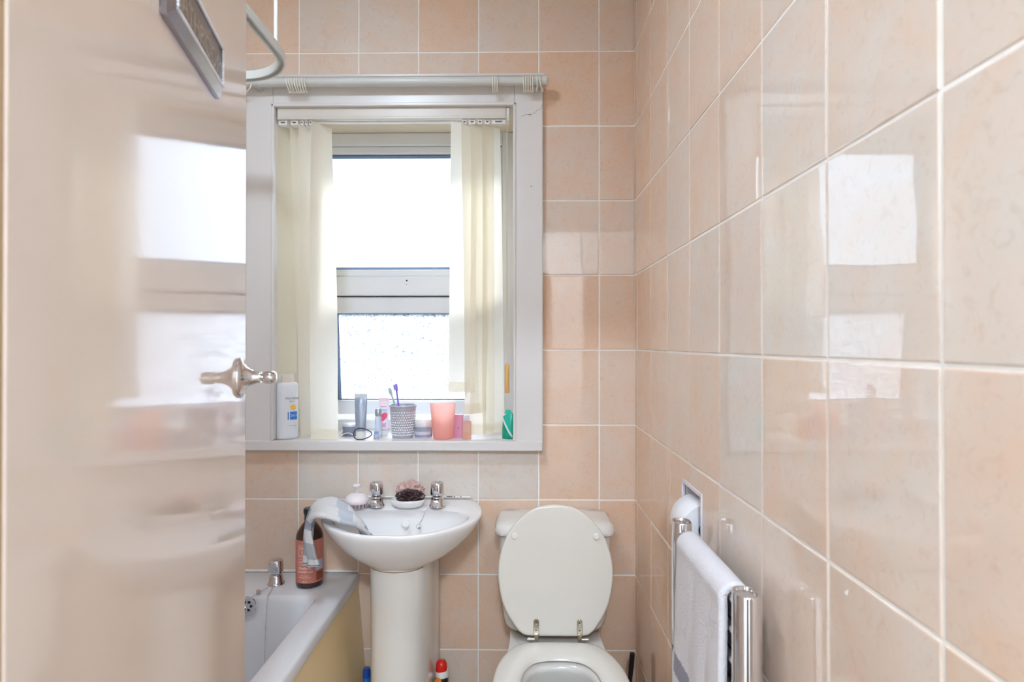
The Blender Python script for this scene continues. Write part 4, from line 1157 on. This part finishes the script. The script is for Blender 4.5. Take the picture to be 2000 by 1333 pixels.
b.tube([(.0305*math.cos(2*PI*k/40)*(1.0+.12*math.cos(2*PI*k/40)), .0, .0195 + .0185*math.sin(2*PI*k/40)*(1-.22*math.cos(2*PI*k/40))) for k in range(40)], .0016, 7, closed=True)
tag(b.build('hair_tie', M['black'], None, (-0.5300, 1.9760, SZ+.0001), (R(-14), 0, 0)), 'black elastic hair tie leaning against the grey toothpaste tube', 'hair tie')

pb = thing('perfume_bottle', 'slim clear bottle with grey cap beside the toothpaste tube', 'bottle', (-0.4860, 2.030, SZ))
glass = thin_plastic('clear_glass', (232, 238, 246), .45, .25, .05)
b = MB(); b.loft([oval(.0105, .0105, 0, .8), oval(.0115, .0115, .002, .8), oval(.0115, .0115, .068, .8), oval(.007, .007, .074, .8)]); b.build('body', glass, pb, smooth=50)
b = MB(); b.lathe([(0, .074), (.0108, .074), (.0112, .078), (.0112, .094), (.009, .098), (0, .0985)], 24); b.build('cap', mat('satin_grey_cap', (176, 178, 180), 0.3, .5), pb, smooth=50)
vi = thing('glass_vial', 'tiny blue capped vial at the foot of the slim clear bottle', 'vial', (-0.4840, 1.994, SZ))
b = MB(); b.lathe([(0, 0), (.0085, 0), (.009, .002), (.009, .016), (.006, .019), (0, .019)], 20); b.build('body', mat('grey_lilac_glass', (178, 180, 202), 0.15), vi, smooth=50)
b = MB(); b.lathe([(0, .018), (.0072, .018), (.0072, .026), (0, .0265)], 20); b.build('cap', mat('light_blue_cap', (140, 168, 214), 0.3), vi, smooth=50)

pt = thing('toothpaste_tube', 'white toothpaste tube with pink swirl behind the silver beaker', 'toothpaste tube', (-0.4800, 2.088, SZ), (0, 0, R(-6)))
rings = [oval(hx, hy_, z, 1.0, 32) for z, hx, hy_ in ((.020, .0145, .0145), (.028, .0155, .0140), (.06, .0165, .0105), (.095, .0175, .006), (.120, .0182, .0015))]
b = MB(); b.loft(rings); b.build('body', mat('pink_white_tube', (240, 222, 230), 0.3, var=.02), pt, smooth=60)
b = MB(); b.box((-.0186, -.001, .118), (.0186, .001, .130)); b.build('crimp', mat('blush_crimp', (238, 214, 220), 0.4), pt)
b = MB(); b.lathe([(0, 0), (.0135, 0), (.014, .002), (.0132, .018), (0, .021)], 24); b.build('cap', M['white_plastic'], pt, smooth=50)
def onface(x, z):   # front of the wedge shaped tube
    zs = ((.020, .0145, .0145), (.028, .0155, .0140), (.06, .0165, .0105), (.095, .0175, .006), (.120, .0182, .0015))
    for (z0, a0, b0), (z1, a1, b1) in zip(zs, zs[1:]):
        if z0 <= z <= z1:
            t = (z-z0)/(z1-z0); hx = a0+(a1-a0)*t; hy_ = b0+(b1-b0)*t
            return (x, -hy_*math.sqrt(max(0, 1-(x/hx)**2))-.0006, z)
    return (x, -.014, z)
def decal(pts, colr, nm):
    pts = [Vector((p[0], p[1], 0)) for p in pts]; cx_ = sum((p for p in pts), Vector())/len(pts); bb = MB()
    rings_ = [[onface(*(cx_.lerp(p, s_)).xy) for p in pts] for s_ in (.02, .25, .5, .75, 1)]
    bb.loft(rings_, cap1=False); return bb.build('print', mat(nm, colr, .4, var=.2, scale=60), pt, smooth=0, solid=.0004)
decal([(-.012, .058), (-.006, .072), (.004, .080), (.012, .079), (.0145, .070), (.012, .060), (.003, .051), (-.008, .046), (-.013, .044)], (228, 84, 120), 'raspberry_print')
decal([(-.010, .082), (.012, .082), (.0125, .091), (-.009, .091)], (150, 204, 232), 'sky_print')
decal([(-.002, .028), (.010, .028), (.011, .045), (-.001, .043)], (214, 168, 214), 'lilac_print')
decal([(-.010, .098), (.010, .098), (.010, .101), (-.010, .101)], (190, 150, 170), 'mauve_print')

cup = thing('toothbrush_beaker', 'silver grey beaker with embossed dots holding toothbrushes', 'beaker', (-0.4020, 2.034, SZ))
sil = mat('silver_beaker', (186, 186, 198), 0.32, 0.25, var=.04)
RB = lambda z: .0360 + .0095*(z/.112)
b = MB(); b.lathe([(0, 0), (.0345, 0), (RB(0), .002), (RB(.105), .105), (.0466, .106), (.0470, .109), (.0460, .112), (.0432, .112), (.0428, .106), (.034, .004), (0, .004)], 56)
for j in range(10):
    z = .012 + j*.0084; r_ = RB(z); n = 32
    for k in range(n):
        a = 2*PI*(k + .5*(j % 2))/n
        b.lathe([(.0031, -.0005), (.0022, .0012), (0, .0019)], 8, 1, Matrix.Rotation(a, 4, 'Z') @ T((r_, 0, z)) @ RY(90))
b.build('body', [sil, mat('silver_dots', (232, 232, 238), 0.28, .35)], cup, smooth=50)
def brush(label, loc, aim, L_, col, headcol, spin):
    t = thing('toothbrush', label, 'toothbrush', loc)
    q = Vector(aim).normalized().to_track_quat('Z', 'Y').to_matrix().to_4x4() @ RZ(spin)
    m_ = mat('brush_handle', col, .3, var=.05)
    b = MB(); rr_ = []
    for z, hx, hy_, dx in ((0, .003, .0022, 0), (.004, .0055, .0035, 0), (.05, .0062, .004, .0005), (.085, .0055, .0035, .001), (.115, .0030, .0026, .0), (L_-.027, .0032, .0025, -.001), (L_-.020, .0055, .0025, -.001), (L_-.004, .0055, .0025, -.0005), (L_, .0030, .0018, 0)):
        rr_.append([(x+0*dx, y+dx, z) for x, y, z in oval(hx, hy_, z, 1.0, 16)])
    b.loft(rr_, X=q); b.build('handle', m_, t, smooth=60)
    b = MB()
    b.loft([[(x, -.001+y, z) for x, z in rrect(-.0044, .0044, L_-.021, L_-.003, .002, 4)] for y in (-.0015, -.0115)], X=q)
    b.build('bristles', mat('brush_bristles', headcol, .8, var=.15, scale=400), t, smooth=40)
    return t
brush('purple toothbrush leaning in the silver beaker', (-0.4050, 2.030, SZ+.0065), (-.022, .012, .17), .178, (124, 106, 214), (158, 140, 236), 100)
brush('grey green toothbrush leaning outward in the silver beaker', (-0.3950, 2.040, SZ+.0065), (-.058, .012, .16), .172, (168, 180, 182), (226, 232, 234), -60)

jar = thing('cosmetic_jar', 'glass jar with grey label and white contents beside the coral tumbler', 'jar', (-0.3330, 2.040, SZ))
b = MB(); b.lathe([(0, 0), (.0285, 0), (.0305, .003), (.0305, .040), (.029, .043), (0, .043)], 40); b.build('body', thin_plastic('jar_glass', (236, 238, 244), .25, .4, .08), jar, smooth=50)
b = MB(); b.lathe([(0, .043), (.0298, .043), (.0302, .046), (.0302, .060), (.0285, .062), (0, .062)], 40); b.build('lid', M['white_plastic'], jar, smooth=50)
patch(.0308, -75, 60, .022, .038).build('label', mat('grey_label', (158, 162, 176), .4, var=.15, scale=80), jar, smooth=50)
patch(.0308, -80, 80, .004, .011).build('label', mat('lilac_band', (150, 146, 178), .4, var=.2, scale=80), jar, smooth=50)
b = MB()
for k in range(7):
    bb = patch(.0309, 66, 78, .006+k*.0042, .0085+k*.0042, 4); b.add(bb.v, bb.f)
b.build('print', M['black'], jar, smooth=0)

tu = thing('tumbler', 'coral pink plastic tumbler on the window sill', 'tumbler', (-0.2620, 2.012, SZ))
b = MB(); b.lathe([(0, .004), (.0315, .004), (.0415, .1165), (.0428, .1180), (.0436, .1165), (.0428, .112), (.0338, .003), (.0325, 0), (0, 0)], 56); b.build('body', thin_plastic('coral_plastic', (255, 226, 221), .22, .82, .3), tu, smooth=50)

cbx = thing('soap_box', 'small pink carton tucked between tumbler and scent bottle', 'box', (-0.2120, 2.036, SZ), (0, 0, R(-12)))
b = MB(); b.box((-.016, -.010, 0), (.016, .010, .078)); b.build('carton', mat('pink_mauve_card', (214, 150, 178), .4, var=.08), cbx, bevel=.0008)
b = MB(); b.lathe([(0, 0), (.0022, 0), (.0022, .0004), (0, .0004)], 12, X=T((.003, -.010, .033)) @ RX(90)); b.build('print', M['gasket'], cbx)
pf = thing('scent_bottle', 'rectangular clear scent bottle with peach liquid at the slats', 'bottle', (-0.1800, 2.002, SZ), (0, 0, R(8)))
b = MB(); b.box((-.0145, -.010, 0), (.0145, .010, .060)); b.build('body', thin_plastic('peach_glass', (240, 206, 194), .35, .35, .06), pf, bevel=.002)
b = MB(); b.box((-.009, -.007, .0605), (.009, .007, .0800)); b.build('cap', thin_plastic('clear_cap', (232, 226, 232), .35, .4, .08), pf, bevel=.0015)
b = MB(); b.box((-.0085, -.0106, .008), (.0085, -.0101, .022)); b.build('label', mat('gold_label', (204, 160, 128), .4, .3), pf, smooth=0)

gp = thing('wipes_packet', 'green and white crumpled wipes packet at the casing end of the sill', 'packet', (-0.0430, 2.010, SZ), (0, 0, R(-18)))
rings = []
for z, hx, hy_ in ((0, .017, .010), (.003, .0195, .0125), (.03, .0200, .0130), (.06, .0190, .0115), (.076, .0170, .0080), (.086, .0130, .0040), (.094, .0100, .0012), (.097, .0092, .0006)):
    rings.append([(x + .0028*noise.noise(Vector((x*90, z*50, 1))) + (.004*z/.097), y + .0040*noise.noise(Vector((x*80, z*60, 7))), z) for x, y, z in oval(hx, hy_, z, .7, 40)])
m_, nt, bs = new_mat('green_white_film')
co = nt.nodes.new('ShaderNodeTexCoord'); sp = nt.nodes.new('ShaderNodeSeparateXYZ'); nt.links.new(co.outputs['Object'], sp.inputs[0])
s1 = nt.nodes.new('ShaderNodeMath'); s1.operation = 'MULTIPLY_ADD'; s1.inputs[1].default_value = 1.75; nt.links.new(sp.outputs['X'], s1.inputs[0]); nt.links.new(sp.outputs['Z'], s1.inputs[2])
rp = nt.nodes.new('ShaderNodeValToRGB'); rp.color_ramp.interpolation = 'CONSTANT'
mr = nt.nodes.new('ShaderNodeMapRange'); mr.inputs['From Min'].default_value = -.03; mr.inputs['From Max'].default_value = .12; nt.links.new(s1.outputs[0], mr.inputs[0]); nt.links.new(mr.outputs[0], rp.inputs[0])
e = rp.color_ramp.elements; e[0].position = 0; e[0].color = lin((0, 150, 122)); e[1].position = .44; e[1].color = lin((214, 230, 228))
x_ = e.new(.52); x_.color = lin((26, 178, 152))
nt.links.new(rp.outputs[0], bs.inputs['Base Color']); bs.inputs['Roughness'].default_value = .25
b = MB(); b.loft(rings); b.build('pouch', m_, gp, smooth=60)
b = MB(); b.lathe([(0, 0), (.0085, 0), (.0085, .004), (0, .0045)], 16, X=T((-.010, -.002, .078)) @ RY(-35), sy=.6); b.build('flap', M['white_plastic'], gp)

# ------------------------------------------------------------------ added fill lamps, out of view, to brighten the room
lp = thing('fill_lamp', 'added round fill lamp on the bathroom ceiling, out of view', 'fill lamp', (-0.55, 0.95, ZC))
b = MB(); b.lathe([(0, 0), (.112, 0), (.114, -.02), (.108, -.035), (.102, -.035), (.102, -.02), (0, -.02)], 48); b.build('housing', M['fill_body'], lp)
b = MB(); b.lathe([(0, -.024), (.100, -.024), (.095, -.040), (.065, -.050), (0, -.055)], 48); b.build('diffuser', M['bath_fill'], lp)
lp = thing('fill_lamp', 'added round fill lamp on the hall ceiling, out of view', 'fill lamp', (0.07, -1.25, ZC))
b = MB(); b.lathe([(0, 0), (.200, 0), (.202, -.02), (.195, -.035), (.188, -.035), (.188, -.02), (0, -.02)], 48); b.build('housing', M['fill_body'], lp)
b = MB(); b.lathe([(0, -.024), (.186, -.024), (.180, -.040), (.12, -.056), (0, -.064)], 48); b.build('diffuser', M['hall_fill'], lp)
